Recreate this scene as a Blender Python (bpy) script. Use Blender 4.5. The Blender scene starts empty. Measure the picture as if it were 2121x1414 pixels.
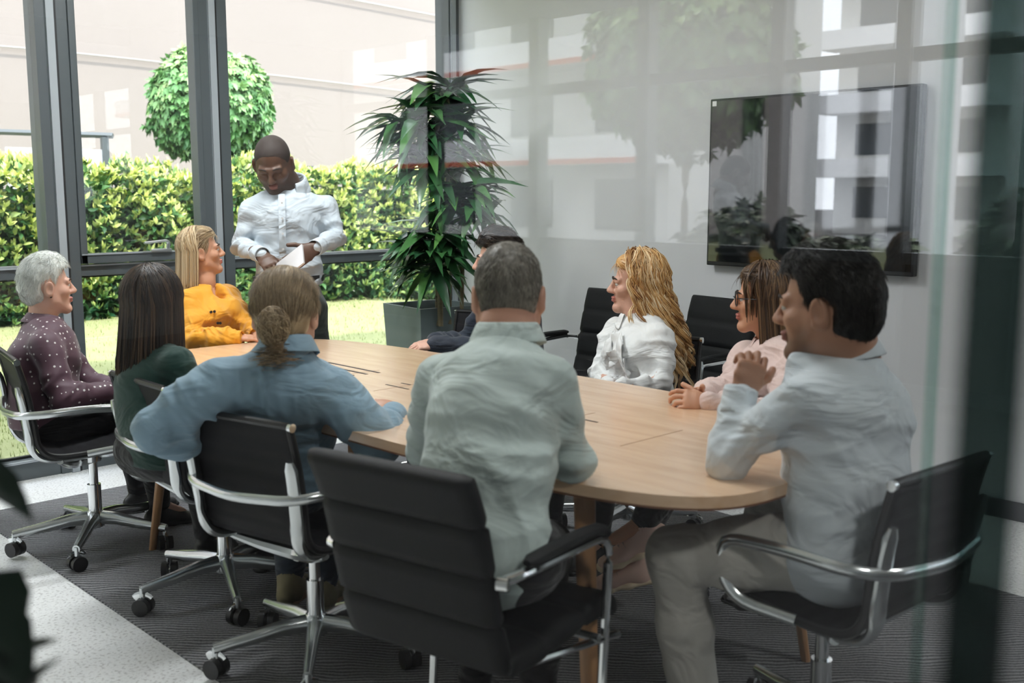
import bpy, bmesh, math, random
import numpy as np
from mathutils import Vector, Matrix, Quaternion

SC = bpy.context.scene
COL = SC.collection
R = math.radians
random.seed(7)
RNG = np.random.default_rng(11)

# ------------------------------------------------------------------ camera
CAM_H = 1.45
YAW = R(44.0)                      # clockwise from +Y
FPX = 2180.0                       # focal length for a 2121 px wide frame
PITCH = math.atan(308.0 / FPX)
cam_data = bpy.data.cameras.new('camera')
cam_data.sensor_width = 36.0
cam_data.lens = FPX * 36.0 / 2121.0
cam_data.clip_start = 0.05
cam_data.clip_end = 300
cam_data.dof.use_dof = True
cam_data.dof.focus_distance = 4.7
cam_data.dof.aperture_fstop = 3.2
cam = bpy.data.objects.new('camera', cam_data)
COL.objects.link(cam)
cam.location = (0, 0, CAM_H)
cam.rotation_euler = (R(90) - PITCH, 0, -YAW)
SC.camera = cam

# ------------------------------------------------------------------ world, sun, exposure
w = bpy.data.worlds.new('sky')
SC.world = w
w.use_nodes = True
bg = w.node_tree.nodes['Background']
bg.inputs[0].default_value = (0.89, 0.94, 1.0, 1)
bg.inputs[1].default_value = 5.4
sun_d = bpy.data.lights.new('sun', 'SUN')
sun_d.energy = 6.0
sun_d.angle = R(1.5)
sun_d.color = (1.0, 0.93, 0.82)
sun = bpy.data.objects.new('sun', sun_d)
COL.objects.link(sun)
# high sun from over the roof of this building, a little from the right
sun.rotation_euler = Vector((-0.30, 0.62, -1.0)).to_track_quat('-Z', 'Y').to_euler()
ADDED_LAMPS = [(2.2, 2.0, 14.0), (2.3, 4.0, 50.0)]  # unseen lamps, added to lift the room's brightness
SC.view_settings.view_transform = 'Standard'
SC.view_settings.look = 'None'
SC.view_settings.gamma = 1.0
SC.view_settings.use_curve_mapping = False
SC.view_settings.exposure = 0.30
try:
    SC.cycles.use_denoising = True
    SC.cycles.max_bounces = 8
    SC.cycles.transparent_max_bounces = 16
    SC.cycles.sample_clamp_indirect = 6
    SC.cycles.caustics_reflective = False
    SC.cycles.caustics_refractive = False
except Exception:
    pass

# ------------------------------------------------------------------ photo measurement helpers
_F = np.array([math.sin(YAW) * math.cos(PITCH), math.cos(YAW) * math.cos(PITCH), -math.sin(PITCH)])
_R = np.array([math.cos(YAW), -math.sin(YAW), 0.0])
_U = np.cross(_R, _F)
def ray(px, py): return _F + _R * (px - 1060.5) / FPX - _U * (py - 707.0) / FPX
def P(px, py, D): return np.array([0, 0, CAM_H]) + ray(px, py) * D          # point at depth D
def PZ(px, py, z):
    d = ray(px, py); return np.array([0, 0, CAM_H]) + d * (z - CAM_H) / d[2]  # point at height z
def V(*a): return np.array(a, float)
def unit(v):
    v = np.asarray(v, float); return v / (np.linalg.norm(v) + 1e-12)

# ------------------------------------------------------------------ materials
MATS = {}
def mat(name, col, rough=0.5, metal=0.0, folds=0.0, spec=0.5, noise=None, bump=None, coat=0.0, sheen=0.0, sss=0.0, stretch=(1, 1, 1), tint=None, emit=None):
    """noise=(scale, amount of colour change), bump=(scale, strength)"""
    if name in MATS: return MATS[name]
    m = bpy.data.materials.new(name); m.use_nodes = True
    nt = m.node_tree; b = nt.nodes['Principled BSDF']; L = nt.links
    b.inputs['Base Color'].default_value = (*col, 1)
    b.inputs['Roughness'].default_value = rough
    b.inputs['Metallic'].default_value = metal
    b.inputs['Specular IOR Level'].default_value = spec
    if coat: b.inputs['Coat Weight'].default_value = coat; b.inputs['Coat Roughness'].default_value = 0.15
    if sheen: b.inputs['Sheen Weight'].default_value = sheen
    if sss:
        b.inputs['Subsurface Weight'].default_value = sss
        b.inputs['Subsurface Scale'].default_value = 0.02
        b.inputs['Subsurface Radius'].default_value = (1, .4, .25)
    if emit: b.inputs['Emission Color'].default_value = (*emit[0], 1); b.inputs['Emission Strength'].default_value = emit[1]
    tc = mp = None
    if noise or bump:
        tc = nt.nodes.new('ShaderNodeTexCoord'); mp = nt.nodes.new('ShaderNodeMapping')
        mp.inputs['Scale'].default_value = stretch
        L.new(tc.outputs['Object'], mp.inputs[0])
    if noise:
        n = nt.nodes.new('ShaderNodeTexNoise'); n.inputs['Scale'].default_value = noise[0]; n.inputs['Detail'].default_value = 4
        L.new(mp.outputs[0], n.inputs[0])
        mx = nt.nodes.new('ShaderNodeMix'); mx.data_type = 'RGBA'
        a = noise[1]
        mx.inputs[6].default_value = (*[max(0, c * (1 - a)) for c in col], 1)
        c2 = noise[2] if len(noise) > 2 else [min(1, c * (1 + a)) for c in col]
        mx.inputs[7].default_value = (*c2, 1)
        L.new(n.outputs[0], mx.inputs[0]); L.new(mx.outputs[2], b.inputs['Base Color'])
    if tint:   # per-strand / per-leaf colour stored as an attribute
        at = nt.nodes.new('ShaderNodeAttribute'); at.attribute_name = 'tint'
        rp = nt.nodes.new('ShaderNodeValToRGB')
        rp.color_ramp.elements[0].color = (*tint[0], 1); rp.color_ramp.elements[1].color = (*tint[-1], 1)
        if len(tint) == 3:
            e = rp.color_ramp.elements.new(0.5); e.color = (*tint[1], 1)
        L.new(at.outputs['Fac'], rp.inputs[0]); L.new(rp.outputs[0], b.inputs['Base Color'])
    if bump:
        n = nt.nodes.new('ShaderNodeTexNoise'); n.inputs['Scale'].default_value = bump[0]; n.inputs['Detail'].default_value = 3
        L.new(mp.outputs[0], n.inputs[0])
        bp = nt.nodes.new('ShaderNodeBump'); bp.inputs['Strength'].default_value = bump[1]; bp.inputs['Distance'].default_value = 0.01
        L.new(n.outputs[0], bp.inputs['Height']); L.new(bp.outputs[0], b.inputs['Normal'])
        if folds:
            n2 = nt.nodes.new('ShaderNodeTexNoise'); n2.inputs['Scale'].default_value = 6; n2.inputs['Detail'].default_value = 2.5; n2.inputs['Distortion'].default_value = 1.6
            m2 = nt.nodes.new('ShaderNodeMapping'); m2.inputs['Scale'].default_value = (.8, .8, 1.5); m2.inputs['Rotation'].default_value = (.3, .2, .4)
            L.new(tc.outputs['Object'], m2.inputs[0]); L.new(m2.outputs[0], n2.inputs[0])
            b2 = nt.nodes.new('ShaderNodeBump'); b2.inputs['Strength'].default_value = folds; b2.inputs['Distance'].default_value = .05
            L.new(n2.outputs[0], b2.inputs['Height']); L.new(b2.outputs[0], bp.inputs['Normal'])
    MATS[name] = m
    return m

def glass_mat(name, tintc=(0.93, 0.98, 0.96), refl=1.0):
    m = bpy.data.materials.new(name); m.use_nodes = True
    nt = m.node_tree; nt.nodes.clear(); L = nt.links
    out = nt.nodes.new('ShaderNodeOutputMaterial'); mix = nt.nodes.new('ShaderNodeMixShader')
    tr = nt.nodes.new('ShaderNodeBsdfTransparent'); tr.inputs[0].default_value = (*tintc, 1)
    gl = nt.nodes.new('ShaderNodeBsdfGlossy'); gl.inputs['Roughness'].default_value = 0.0
    lw = nt.nodes.new('ShaderNodeLayerWeight')
    p5 = nt.nodes.new('ShaderNodeMath'); p5.operation = 'POWER'; p5.inputs[1].default_value = 5.0
    ma = nt.nodes.new('ShaderNodeMath'); ma.operation = 'MULTIPLY_ADD'; ma.inputs[1].default_value = .95 * refl; ma.inputs[2].default_value = .042 * refl; ma.use_clamp = True
    L.new(lw.outputs['Facing'], p5.inputs[0]); L.new(p5.outputs[0], ma.inputs[0]); L.new(ma.outputs[0], mix.inputs[0])
    L.new(tr.outputs[0], mix.inputs[1]); L.new(gl.outputs[0], mix.inputs[2]); L.new(mix.outputs[0], out.inputs[0])
    return m

# ------------------------------------------------------------------ object helpers
def tag(o, label=None, cat=None, group=None, kind=None):
    if label: o['label'] = label
    if cat: o['category'] = cat
    if group: o['group'] = group
    if kind: o['kind'] = kind
    return o
def empty(name, loc=(0, 0, 0), rz=0.0, label=None, cat=None, group=None):
    o = bpy.data.objects.new(name, None); COL.objects.link(o)
    o.location = Vector([float(c) for c in loc]); o.rotation_euler = (0, 0, rz); o.empty_display_size = .1
    return tag(o, label, cat, group)
def link(name, me, mats, parent=None, smooth=True, world=False):
    o = bpy.data.objects.new(name, me); COL.objects.link(o)
    if not isinstance(mats, (list, tuple)): mats = [mats]
    if len(me.materials) == 0:
        for m in mats: me.materials.append(m)
    if smooth: me.polygons.foreach_set('use_smooth', [True] * len(me.polygons))
    if parent:
        o.parent = parent
        if world:   # vertices are in world space: undo the parent's transform
            o.matrix_parent_inverse = parent_matrix(parent).inverted()
    return o
def parent_matrix(p):
    m = Matrix.LocRotScale(p.location, p.rotation_euler, p.scale)
    return parent_matrix(p.parent) @ p.matrix_parent_inverse @ m if p.parent else m
def np_mesh(name, verts, faces, tint=None, fmat=None):
    me = bpy.data.meshes.new(name)
    verts = np.asarray(verts, np.float32).reshape(-1, 3); faces = np.asarray(faces, np.int32)
    nf, k = faces.shape
    me.vertices.add(len(verts)); me.vertices.foreach_set('co', verts.ravel())
    me.loops.add(nf * k); me.loops.foreach_set('vertex_index', faces.ravel())
    me.polygons.add(nf); me.polygons.foreach_set('loop_start', np.arange(0, nf * k, k, dtype=np.int32))
    if fmat is not None: me.polygons.foreach_set('material_index', np.asarray(fmat, np.int32))
    me.update(calc_edges=True)
    if tint is not None:
        a = me.attributes.new('tint', 'FLOAT', 'POINT'); a.data.foreach_set('value', np.asarray(tint, np.float32))
    return me
class MB:
    """collects shapes and links them as one mesh object"""
    def __init__(s): s.bm = bmesh.new(); s.mi = 0
    def box(s, lo, hi, bevel=0.0, M=None, seg=2):
        lo = Vector([float(c) for c in lo]); hi = Vector([float(c) for c in hi])
        r = bmesh.ops.create_cube(s.bm, size=1.0)
        vs = r['verts']
        for v in vs: v.co = Vector((lo[i] + (v.co[i] + .5) * (hi[i] - lo[i]) for i in range(3)))
        fs = set(f for v in vs for f in v.link_faces)
        for f in fs: f.material_index = s.mi
        if bevel:
            es = list(set(e for v in vs for e in v.link_edges))
            g = bmesh.ops.bevel(s.bm, geom=es, offset=bevel, segments=seg, affect='EDGES', profile=.6)
            vs = list(set(v for f in g['faces'] for v in f.verts)) + [v for v in vs if v.is_valid]
            vs = list(set(vs))
        if M is not None:
            for v in vs: v.co = M @ v.co
        return s
    def prism(s, pts, z0, z1, bevel=0.0):
        """closed outline in xy extruded along z"""
        b = [s.bm.verts.new((p[0], p[1], z0)) for p in pts]; t = [s.bm.verts.new((p[0], p[1], z1)) for p in pts]
        n = len(pts); F = []
        F.append(s.bm.faces.new(t)); F.append(s.bm.faces.new(b[::-1]))
        for i in range(n): F.append(s.bm.faces.new((b[i], b[(i + 1) % n], t[(i + 1) % n], t[i])))
        for f in F: f.material_index = s.mi
        if bevel:
            bmesh.ops.bevel(s.bm, geom=[e for f in F[:2] for e in f.edges], offset=bevel, segments=3, affect='EDGES')
        return s
    def tube(s, pts, r, n=10, flat=None, up=(0, 0, 1), caps=True):
        """swept tube; r scalar or list; flat=(a,b) gives an elliptical/box-like section multiplier"""
        pts = [Vector([float(c) for c in p]) for p in pts]; m = len(pts)
        rs = r if isinstance(r, (list, tuple)) else [r] * m
        up = Vector(up); rings = []
        for i, p in enumerate(pts):
            d = (pts[min(i + 1, m - 1)] - pts[max(i - 1, 0)]).normalized()
            x = d.cross(up)
            if x.length < 1e-3: x = d.cross(Vector((0, 1, 0.1)))
            x.normalize(); y = x.cross(d).normalized()
            fa, fb = flat or (1, 1)
            rings.append([s.bm.verts.new(p + x * math.cos(2 * math.pi * k / n) * rs[i] * fa + y * math.sin(2 * math.pi * k / n) * rs[i] * fb) for k in range(n)])
        for a, b in zip(rings[:-1], rings[1:]):
            for k in range(n):
                s.bm.faces.new((a[k], a[(k + 1) % n], b[(k + 1) % n], b[k])).material_index = s.mi
        if caps:
            s.bm.faces.new(rings[0][::-1]).material_index = s.mi; s.bm.faces.new(rings[-1]).material_index = s.mi
        return s
    def cyl(s, a, b, r, r2=None, n=20):
        a = Vector([float(c) for c in a]); b = Vector([float(c) for c in b])
        return s.tube([a, b], [r, r2 if r2 is not None else r], n, up=(1, 0, 0.01) if abs((b - a).normalized().z) > .9 else (0, 0, 1))
    def lathe(s, prof, c=(0, 0, 0), n=24, M=None):
        c = Vector(c); rings = []
        for (r, z) in prof:
            rings.append([s.bm.verts.new(c + Vector((r * math.cos(2 * math.pi * k / n), r * math.sin(2 * math.pi * k / n), z))) for k in range(n)])
        for a, b in zip(rings[:-1], rings[1:]):
            for k in range(n): s.bm.faces.new((a[k], a[(k + 1) % n], b[(k + 1) % n], b[k])).material_index = s.mi
        s.bm.faces.new(rings[0][::-1]); s.bm.faces.new(rings[-1])
        if M is not None:
            for rg in rings:
                for v in rg: v.co = M @ v.co
        return s
    def sphere(s, c, r, sc=(1, 1, 1), n=16):
        g = bmesh.ops.create_uvsphere(s.bm, u_segments=n, v_segments=max(6, n // 2), radius=r)
        for v in g['verts']:
            v.co = Vector((v.co.x * sc[0], v.co.y * sc[1], v.co.z * sc[2])) + Vector([float(q) for q in c])
            for f in v.link_faces: f.material_index = s.mi
        return s
    def build(s, name, mats, parent=None, smooth=True, world=False, ang=35):
        bmesh.ops.recalc_face_normals(s.bm, faces=s.bm.faces[:])
        me = bpy.data.meshes.new(name); s.bm.to_mesh(me); s.bm.free()
        if smooth:
            o = link(name, me, mats, parent, True, world)
            try: me.set_sharp_from_angle(angle=R(ang))
            except Exception: pass
            return o
        return link(name, me, mats, parent, False, world)
def catmull(pts, n=8):
    pts = [np.asarray(p, float) for p in pts]; out = []
    for i in range(len(pts) - 1):
        p0 = pts[max(i - 1, 0)]; p1 = pts[i]; p2 = pts[i + 1]; p3 = pts[min(i + 2, len(pts) - 1)]
        for k in range(n):
            t = k / n
            out.append(.5 * ((2 * p1) + (-p0 + p2) * t + (2 * p0 - 5 * p1 + 4 * p2 - p3) * t * t + (-p0 + 3 * p1 - 3 * p2 + p3) * t ** 3))
    out.append(pts[-1]); return out
def fillet(pts, r=0.04, n=5):
    """round the corners of a polyline"""
    pts = [np.asarray(p, float) for p in pts]; out = [pts[0]]
    for i in range(1, len(pts) - 1):
        a, b, c = pts[i - 1], pts[i], pts[i + 1]
        rr = min(r, np.linalg.norm(a - b) * .49, np.linalg.norm(c - b) * .49)
        s, e = b + unit(a - b) * rr, b + unit(c - b) * rr
        for k in range(n + 1):
            t = k / n; out.append((1 - t) ** 2 * s + 2 * t * (1 - t) * b + t * t * e)
    out.append(pts[-1]); return out
def copy_tree(o, parent=None):
    c = o.copy(); COL.objects.link(c)
    if parent: c.parent = parent
    for ch in [x for x in ALLCH(o)]: copy_tree(ch, c)
    return c
def ALLCH(o): return [x for x in bpy.data.objects if x.parent == o]
# ------------------------------------------------------------------ smooth-union surfaces (bodies, clothes, hair)
class SDF:
    def __init__(s): s.ops = []; s.cuts = []
    def cone(s, a, b, ra, rb, k=0.02, sub=False):
        a = np.asarray(a, float); b = np.asarray(b, float); m = max(ra, rb) + k
        s.ops.append(('cone', (a, b, ra, rb), np.minimum(a, b) - m, np.maximum(a, b) + m, k, sub)); return s
    def chain(s, pts, rs, k=0.02):
        for i in range(len(pts) - 1): s.cone(pts[i], pts[i + 1], rs[i], rs[i + 1], k)
        return s
    def ell(s, c, r, M=None, k=0.02, sub=False):
        c = np.asarray(c, float); r = np.asarray(r, float); m = max(r) + k
        s.ops.append(('ell', (c, r, M), c - m, c + m, k, sub)); return s
    def loft(s, st, right, k=0.02):
        """st: list of (centre, half width, half depth)"""
        for (c1, a1, b1), (c2, a2, b2) in zip(st[:-1], st[1:]):
            c1 = np.asarray(c1, float); c2 = np.asarray(c2, float); m = max(a1, a2, b1, b2) + k
            s.ops.append(('loft', (c1, c2, a1, b1, a2, b2, np.asarray(right, float)), np.minimum(c1, c2) - m, np.maximum(c1, c2) + m, k, False))
        return s
    def cut(s, fn): s.cuts.append(fn); return s       # fn(p)->value, keeps value<0
    def mesh(s, vox, pad=0.015):
        lo = np.min([o[2] for o in s.ops if not o[5]], axis=0) - pad; hi = np.max([o[3] for o in s.ops if not o[5]], axis=0) + pad
        n = np.ceil((hi - lo) / vox).astype(int) + 1
        ax = [lo[i] + vox * np.arange(n[i]) for i in range(3)]
        F = np.full(n, 0.2, np.float32)
        for typ, pr, blo, bhi, k, sub in s.ops:
            i0 = np.clip(((blo - lo) / vox).astype(int) - 1, 0, n - 1); i1 = np.clip(((bhi - lo) / vox).astype(int) + 2, 1, n)
            if np.any(i1 <= i0): continue
            sl = tuple(slice(i0[i], i1[i]) for i in range(3))
            X, Y, Z = np.meshgrid(*[ax[i][sl[i]] for i in range(3)], indexing='ij')
            p = np.stack([X, Y, Z], -1).astype(np.float32)
            if typ == 'cone':
                a, b, ra, rb = pr; ab = b - a; L = ab @ ab + 1e-9
                q = p - a; t = np.clip(q @ ab / L, 0, 1)
                d = np.linalg.norm(q - t[..., None] * ab, axis=-1) - (ra + (rb - ra) * t)
            elif typ == 'ell':
                c, r, M = pr; q = p - c
                if M is not None: q = q @ M      # columns of M = ellipsoid axes
                k0 = np.linalg.norm(q / r, axis=-1); k1 = np.linalg.norm(q / (r * r), axis=-1)
                d = k0 * (k0 - 1) / (k1 + 1e-9)
            else:
                c1, c2, a1, b1, a2, b2, rt = pr; ab = c2 - c1; L = ab @ ab + 1e-9; au = ab / math.sqrt(L)
                rt = rt - au * (rt @ au); rt = rt / np.linalg.norm(rt); fw = np.cross(au, rt)
                q = p - c1; t = np.clip(q @ ab / L, 0, 1); q = q - t[..., None] * ab
                a = a1 + (a2 - a1) * t; b = b1 + (b2 - b1) * t; e = np.minimum(a, b)
                u, v, w_ = q @ rt, q @ fw, q @ au
                k0 = np.sqrt((u / a) ** 2 + (v / b) ** 2 + (w_ / e) ** 2); k1 = np.sqrt((u / a ** 2) ** 2 + (v / b ** 2) ** 2 + (w_ / e ** 2) ** 2)
                d = k0 * (k0 - 1) / (k1 + 1e-9)
                d = np.where(k0 < 1e-3, -e, d)
            G = F[sl]
            if sub:
                d = -d; h = np.maximum(k - np.abs(G - d), 0) / k; F[sl] = np.maximum(G, d) + h * h * k * .25
            else:
                h = np.maximum(k - np.abs(G - d), 0) / k; F[sl] = np.minimum(G, d) - h * h * k * .25
        if s.cuts:
            X, Y, Z = np.meshgrid(*ax, indexing='ij'); p = np.stack([X, Y, Z], -1).astype(np.float32)
            for fn in s.cuts: F = np.maximum(F, fn(p))
        F[0], F[-1], F[:, 0], F[:, -1], F[:, :, 0], F[:, :, -1] = .1, .1, .1, .1, .1, .1
        return surface_net(F, lo, vox)

def surface_net(F, lo, vox):
    n = np.array(F.shape); S = F < 0
    c = [S[i:n[0] - 1 + i, j:n[1] - 1 + j, k:n[2] - 1 + k] for i in (0, 1) for j in (0, 1) for k in (0, 1)]
    cnt = sum(x.astype(np.int8) for x in c); act = (cnt > 0) & (cnt < 8)
    idx = np.full(n - 1, -1, np.int64); I = np.argwhere(act); idx[act] = np.arange(len(I))
    acc = np.zeros((len(I), 3)); num = np.zeros(len(I))
    corners = [(i, j, k) for i in (0, 1) for j in (0, 1) for k in (0, 1)]
    for a in range(8):
        for b in range(a + 1, 8):
            ca, cb = corners[a], corners[b]
            if sum(abs(ca[q] - cb[q]) for q in range(3)) != 1: continue
            fa = F[I[:, 0] + ca[0], I[:, 1] + ca[1], I[:, 2] + ca[2]]; fb = F[I[:, 0] + cb[0], I[:, 1] + cb[1], I[:, 2] + cb[2]]
            m = (fa < 0) != (fb < 0); t = np.where(m, fa / (fa - fb + 1e-12), 0)
            pos = np.array(ca) + t[:, None] * (np.array(cb) - np.array(ca))
            acc += pos * m[:, None]; num += m
    verts = lo + vox * (I + acc / np.maximum(num, 1)[:, None])
    faces = []
    for ax in range(3):
        o = [0, 0, 0]; o[ax] = 1
        A = S[:n[0] - o[0], :n[1] - o[1], :n[2] - o[2]]; B = S[o[0]:, o[1]:, o[2]:]
        E = np.argwhere(A != B); u, v = [(1, 2), (2, 0), (0, 1)][ax]
        ok = (E[:, u] > 0) & (E[:, v] > 0) & (E[:, u] < n[u] - 1) & (E[:, v] < n[v] - 1); E = E[ok]
        ins = S[E[:, 0], E[:, 1], E[:, 2]]
        def g(du, dv):
            q = E.copy(); q[:, u] -= du; q[:, v] -= dv; return idx[q[:, 0], q[:, 1], q[:, 2]]
        quad = np.stack([g(0, 0), g(1, 0), g(1, 1), g(0, 1)], 1)
        quad[~ins] = quad[~ins][:, ::-1]
        faces.append(quad)
    faces = np.concatenate(faces)
    # one relaxation pass to remove stair steps
    for _ in range(2):
        s_ = np.zeros_like(verts); c_ = np.zeros(len(verts))
        for a, b in ((0, 1), (1, 2), (2, 3), (3, 0)):
            np.add.at(s_, faces[:, a], verts[faces[:, b]]); np.add.at(c_, faces[:, a], 1)
            np.add.at(s_, faces[:, b], verts[faces[:, a]]); np.add.at(c_, faces[:, b], 1)
        verts = verts * .5 + .5 * s_ / np.maximum(c_, 1)[:, None]
    return verts, faces
def vnormals(v, f):
    a = np.cross(v[f[:, 2]] - v[f[:, 0]], v[f[:, 3]] - v[f[:, 1]]) if f.shape[1] == 4 else np.cross(v[f[:, 1]] - v[f[:, 0]], v[f[:, 2]] - v[f[:, 0]])
    n = np.zeros_like(v)
    for k in range(f.shape[1]): np.add.at(n, f[:, k], a)
    return n / (np.linalg.norm(n, axis=1)[:, None] + 1e-12)
_LAT = np.random.default_rng(3).random((32, 32, 32)).astype(np.float32)
def vnoise(p):
    i = np.floor(p).astype(int); f = p - i; f = f * f * (3 - 2 * f); r = 0
    for a in (0, 1):
        for b in (0, 1):
            for c in (0, 1):
                wgt = (f[:, 0] if a else 1 - f[:, 0]) * (f[:, 1] if b else 1 - f[:, 1]) * (f[:, 2] if c else 1 - f[:, 2])
                r = r + wgt * _LAT[(i[:, 0] + a) % 32, (i[:, 1] + b) % 32, (i[:, 2] + c) % 32]
    return r
def ridge(p): return 1 - np.abs(2 * vnoise(p) - 1) * 2.4
def wrinkle(v, f, fields, seed=0.0):
    """fields: (centre, radius, axis across the folds, folds per metre, low frequency, amplitude)"""
    n = vnormals(v, f); d = np.zeros(len(v))
    for (c, rad, axis, hi, lo, amp) in fields:
        q = v - np.asarray(c, float); wt = np.exp(-(q ** 2).sum(1) / rad ** 2)
        ax = unit(axis); al = q @ ax
        w0 = (vnoise(v * 5 + seed + 9) - .5) * .05
        s = q * lo + ax[None] * ((al + w0) * (hi - lo))[:, None]
        d += amp * wt * (ridge(s + seed + 31.7) - .42)
    return v + n * d[:, None]
def joinm(parts):
    """parts: list of (verts, faces, material index or array)"""
    V_, F_, M_ = [], [], []; o = 0
    for v, f, m in parts:
        V_.append(v); F_.append(f + o); o += len(v)
        M_.append(np.full(len(f), m) if np.isscalar(m) else m)
    return np.concatenate(V_), np.concatenate(F_), np.concatenate(M_)
def strands(paths, radii, n=4, tints=None, flat=None):
    """paths (S, K, 3); radii (K,) or (S,K). one mesh of thin tapered tubes"""
    paths = np.asarray(paths, float); S, K, _ = paths.shape
    radii = np.broadcast_to(np.asarray(radii, float), (S, K))
    d = np.gradient(paths, axis=1); d /= np.linalg.norm(d, axis=2, keepdims=True) + 1e-9
    ref = np.array([0.31, 0.52, 0.79]); x = np.cross(d, ref); x /= np.linalg.norm(x, axis=2, keepdims=True) + 1e-9; y = np.cross(d, x)
    ang = 2 * np.pi * np.arange(n) / n
    v = paths[:, :, None, :] + radii[:, :, None, None] * (x[:, :, None, :] * np.cos(ang)[None, None, :, None] + y[:, :, None, :] * np.sin(ang)[None, None, :, None])
    v = v.reshape(-1, 3)
    s = np.arange(S)[:, None, None]; k = np.arange(K - 1)[None, :, None]; a = np.arange(n)[None, None, :]; a2 = (a + 1) % n
    base = s * K * n
    f = np.stack([base + k * n + a, base + k * n + a2, base + (k + 1) * n + a2, base + (k + 1) * n + a], -1).reshape(-1, 4)
    if tints is None: tints = RNG.random(S)
    t = np.repeat(np.asarray(tints), K * n)
    return v, f, t
# ------------------------------------------------------------------ people
def frame(fwd, up=(0, 0, 1)):
    f = unit(fwd); r = unit(np.cross(f, up)); u = np.cross(r, f)
    return np.stack([r, f, u], 1)                       # columns: right, forward, up
SKINS = {}
def skin(name, col, lip, stub=None):
    m = mat('skin_' + name, col, .48, sss=.10, bump=(300, .12))
    if 'made' not in m:
        m['made'] = 1; nt = m.node_tree; b = nt.nodes['Principled BSDF']; at = nt.nodes.new('ShaderNodeAttribute'); at.attribute_name = 'tint'
        mx = nt.nodes.new('ShaderNodeMix'); mx.data_type = 'RGBA'; mx.inputs[6].default_value = (*col, 1); mx.inputs[7].default_value = (*(stub or [c * .8 for c in col]), 1)
        nt.links.new(at.outputs['Fac'], mx.inputs[0]); nt.links.new(mx.outputs[2], b.inputs['Base Color'])
    return [m, mat('lips_' + name, lip, .4)]

def head_ops(S, c, M, s, male=True, thin=1.0):
    W = lambda *l: c + s * (M @ np.array(l, float))
    e = lambda l, r, k=.02, sub=False, rot=None: S.ell(W(*l), np.array(r) * s, M if rot is None else M @ rot, k * s, sub)
    cn = lambda a, b, ra, rb, k=.02, sub=False: S.cone(W(*a), W(*b), ra * s, rb * s, k * s, sub)
    e((0, -.012, .030), (.075, .094, .086), .02)
    e((0, .028, -.040), (.058 * thin, .058, .072), .03)
    jw = .052 if male else .045
    for q in (-1, 1):
        cn((q * jw, .004, -.058), (q * .014, .066, -.106), .020, .015, .03)
        cn((q * jw, .0, -.02), (q * jw, .004, -.060), .022, .018, .03)
        e((q * .040, .056, -.026), (.022, .022, .018), .025)
        e((q * .033, .098, -.002), (.017, .013, .011), .016, True)
        cn((q * .018, .089, .016), (q * .044, .075, .017), .008, .007, .018)          # brow ridge
        e((q * .031, .0765, .0065), (.016, .0125, .0075), .006)                       # upper lid
        e((q * .031, .0755, -.0095), (.014, .011, .005), .006)                        # lower lid
        cn((q * .010, .098, -.034), (q * .008, .090, -.036), .0085, .008, .01)        # nostril wing
        rt = np.array(Matrix.Rotation(q * R(-18), 3, 'Z')) @ np.array(Matrix.Rotation(R(-12), 3, 'X'))
        e((q * .083, -.010, -.008), (.009, .020, .034), .006, False, rt)              # ear
        e((q * .092, -.008, -.005), (.007, .012, .022), .005, True, rt)
        e((q * .081, -.004, -.032), (.007, .009, .010), .008)
    cn((0, .0865, .012), (0, .111, -.030), .0075, .0098, .016)                        # nose
    e((0, .0905, -.0605), (.023, .0095, .0065), .007); e((0, .0885, -.0715), (.020, .0100, .0075), .007)
    e((0, .0985, -.0662), (.024, .004, .0016), .004, True)
    e((0, .074, -.104), (.019, .016, .015), .02)
    return W
def in_local(v, c, M, s): return (v - c) @ M / s
HAIRLINE = ([-.13, -.085, -.06, -.02, .0, .03, .05, .070, .085, .2], [-.06, -.045, -.022, -.005, .028, .038, .05, .058, .12, .3])
def cap_hair(c, M, s, t=.008, top=.0, nape=-.085, vox=.004, front=0.0, sides=None, back=0.0, amp=.002, hi=60, taper=.014):
    """hair that follows the skull; t thickness, top extra height"""
    S = SDF(); sd = t if sides is None else sides
    W = lambda *l: c + s * (M @ np.array(l, float))
    S.ell(W(0, -.012, .030), s * np.array([.075 + sd, .094 + t, .086 + t + top * .35]), M, .02)
    if top: S.ell(W(0, .012, .060 + top * .55), s * np.array([.058 + sd * .4, .082, .062 + top * .45]), M, .03)
    S.ell(W(0, -.040 - back, -.022), s * np.array([.058 + sd * .8, .060 + t, .062]), M, .03)
    def keep(p):
        q = (p.reshape(-1, 3) - c) @ M / s
        y, z, x = q[:, 1], q[:, 2], q[:, 0]
        yl = np.interp(z, HAIRLINE[0], HAIRLINE[1]) + front + .012 * (1 - (x / .07) ** 2) * (z > .03)
        g = np.maximum((y - yl) * .8, nape - z)
        ear = .024 - np.sqrt(((y + .010) / 1.0) ** 2 + (z + .010) ** 2 * .8)          # leave the ears free
        g = np.maximum(g, np.where(z < .03, ear, -1))
        return (g * s).reshape(p.shape[:-1])
    S.cut(keep)
    v, f = S.mesh(vox)
    g = keep(v) / s; wt = np.clip(1 + g / taper, 0, 1)[:, None]; d_ = c + s * (M @ V(0, -.012, .02)) - v
    v = v + d_ / (np.linalg.norm(d_, axis=1)[:, None] + 1e-9) * wt * (t + top * .25) * s * .85
    v = v + vnormals(v, f) * (amp * (vnoise(v * hi) - .5) * 2)[:, None]
    return v, f
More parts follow.
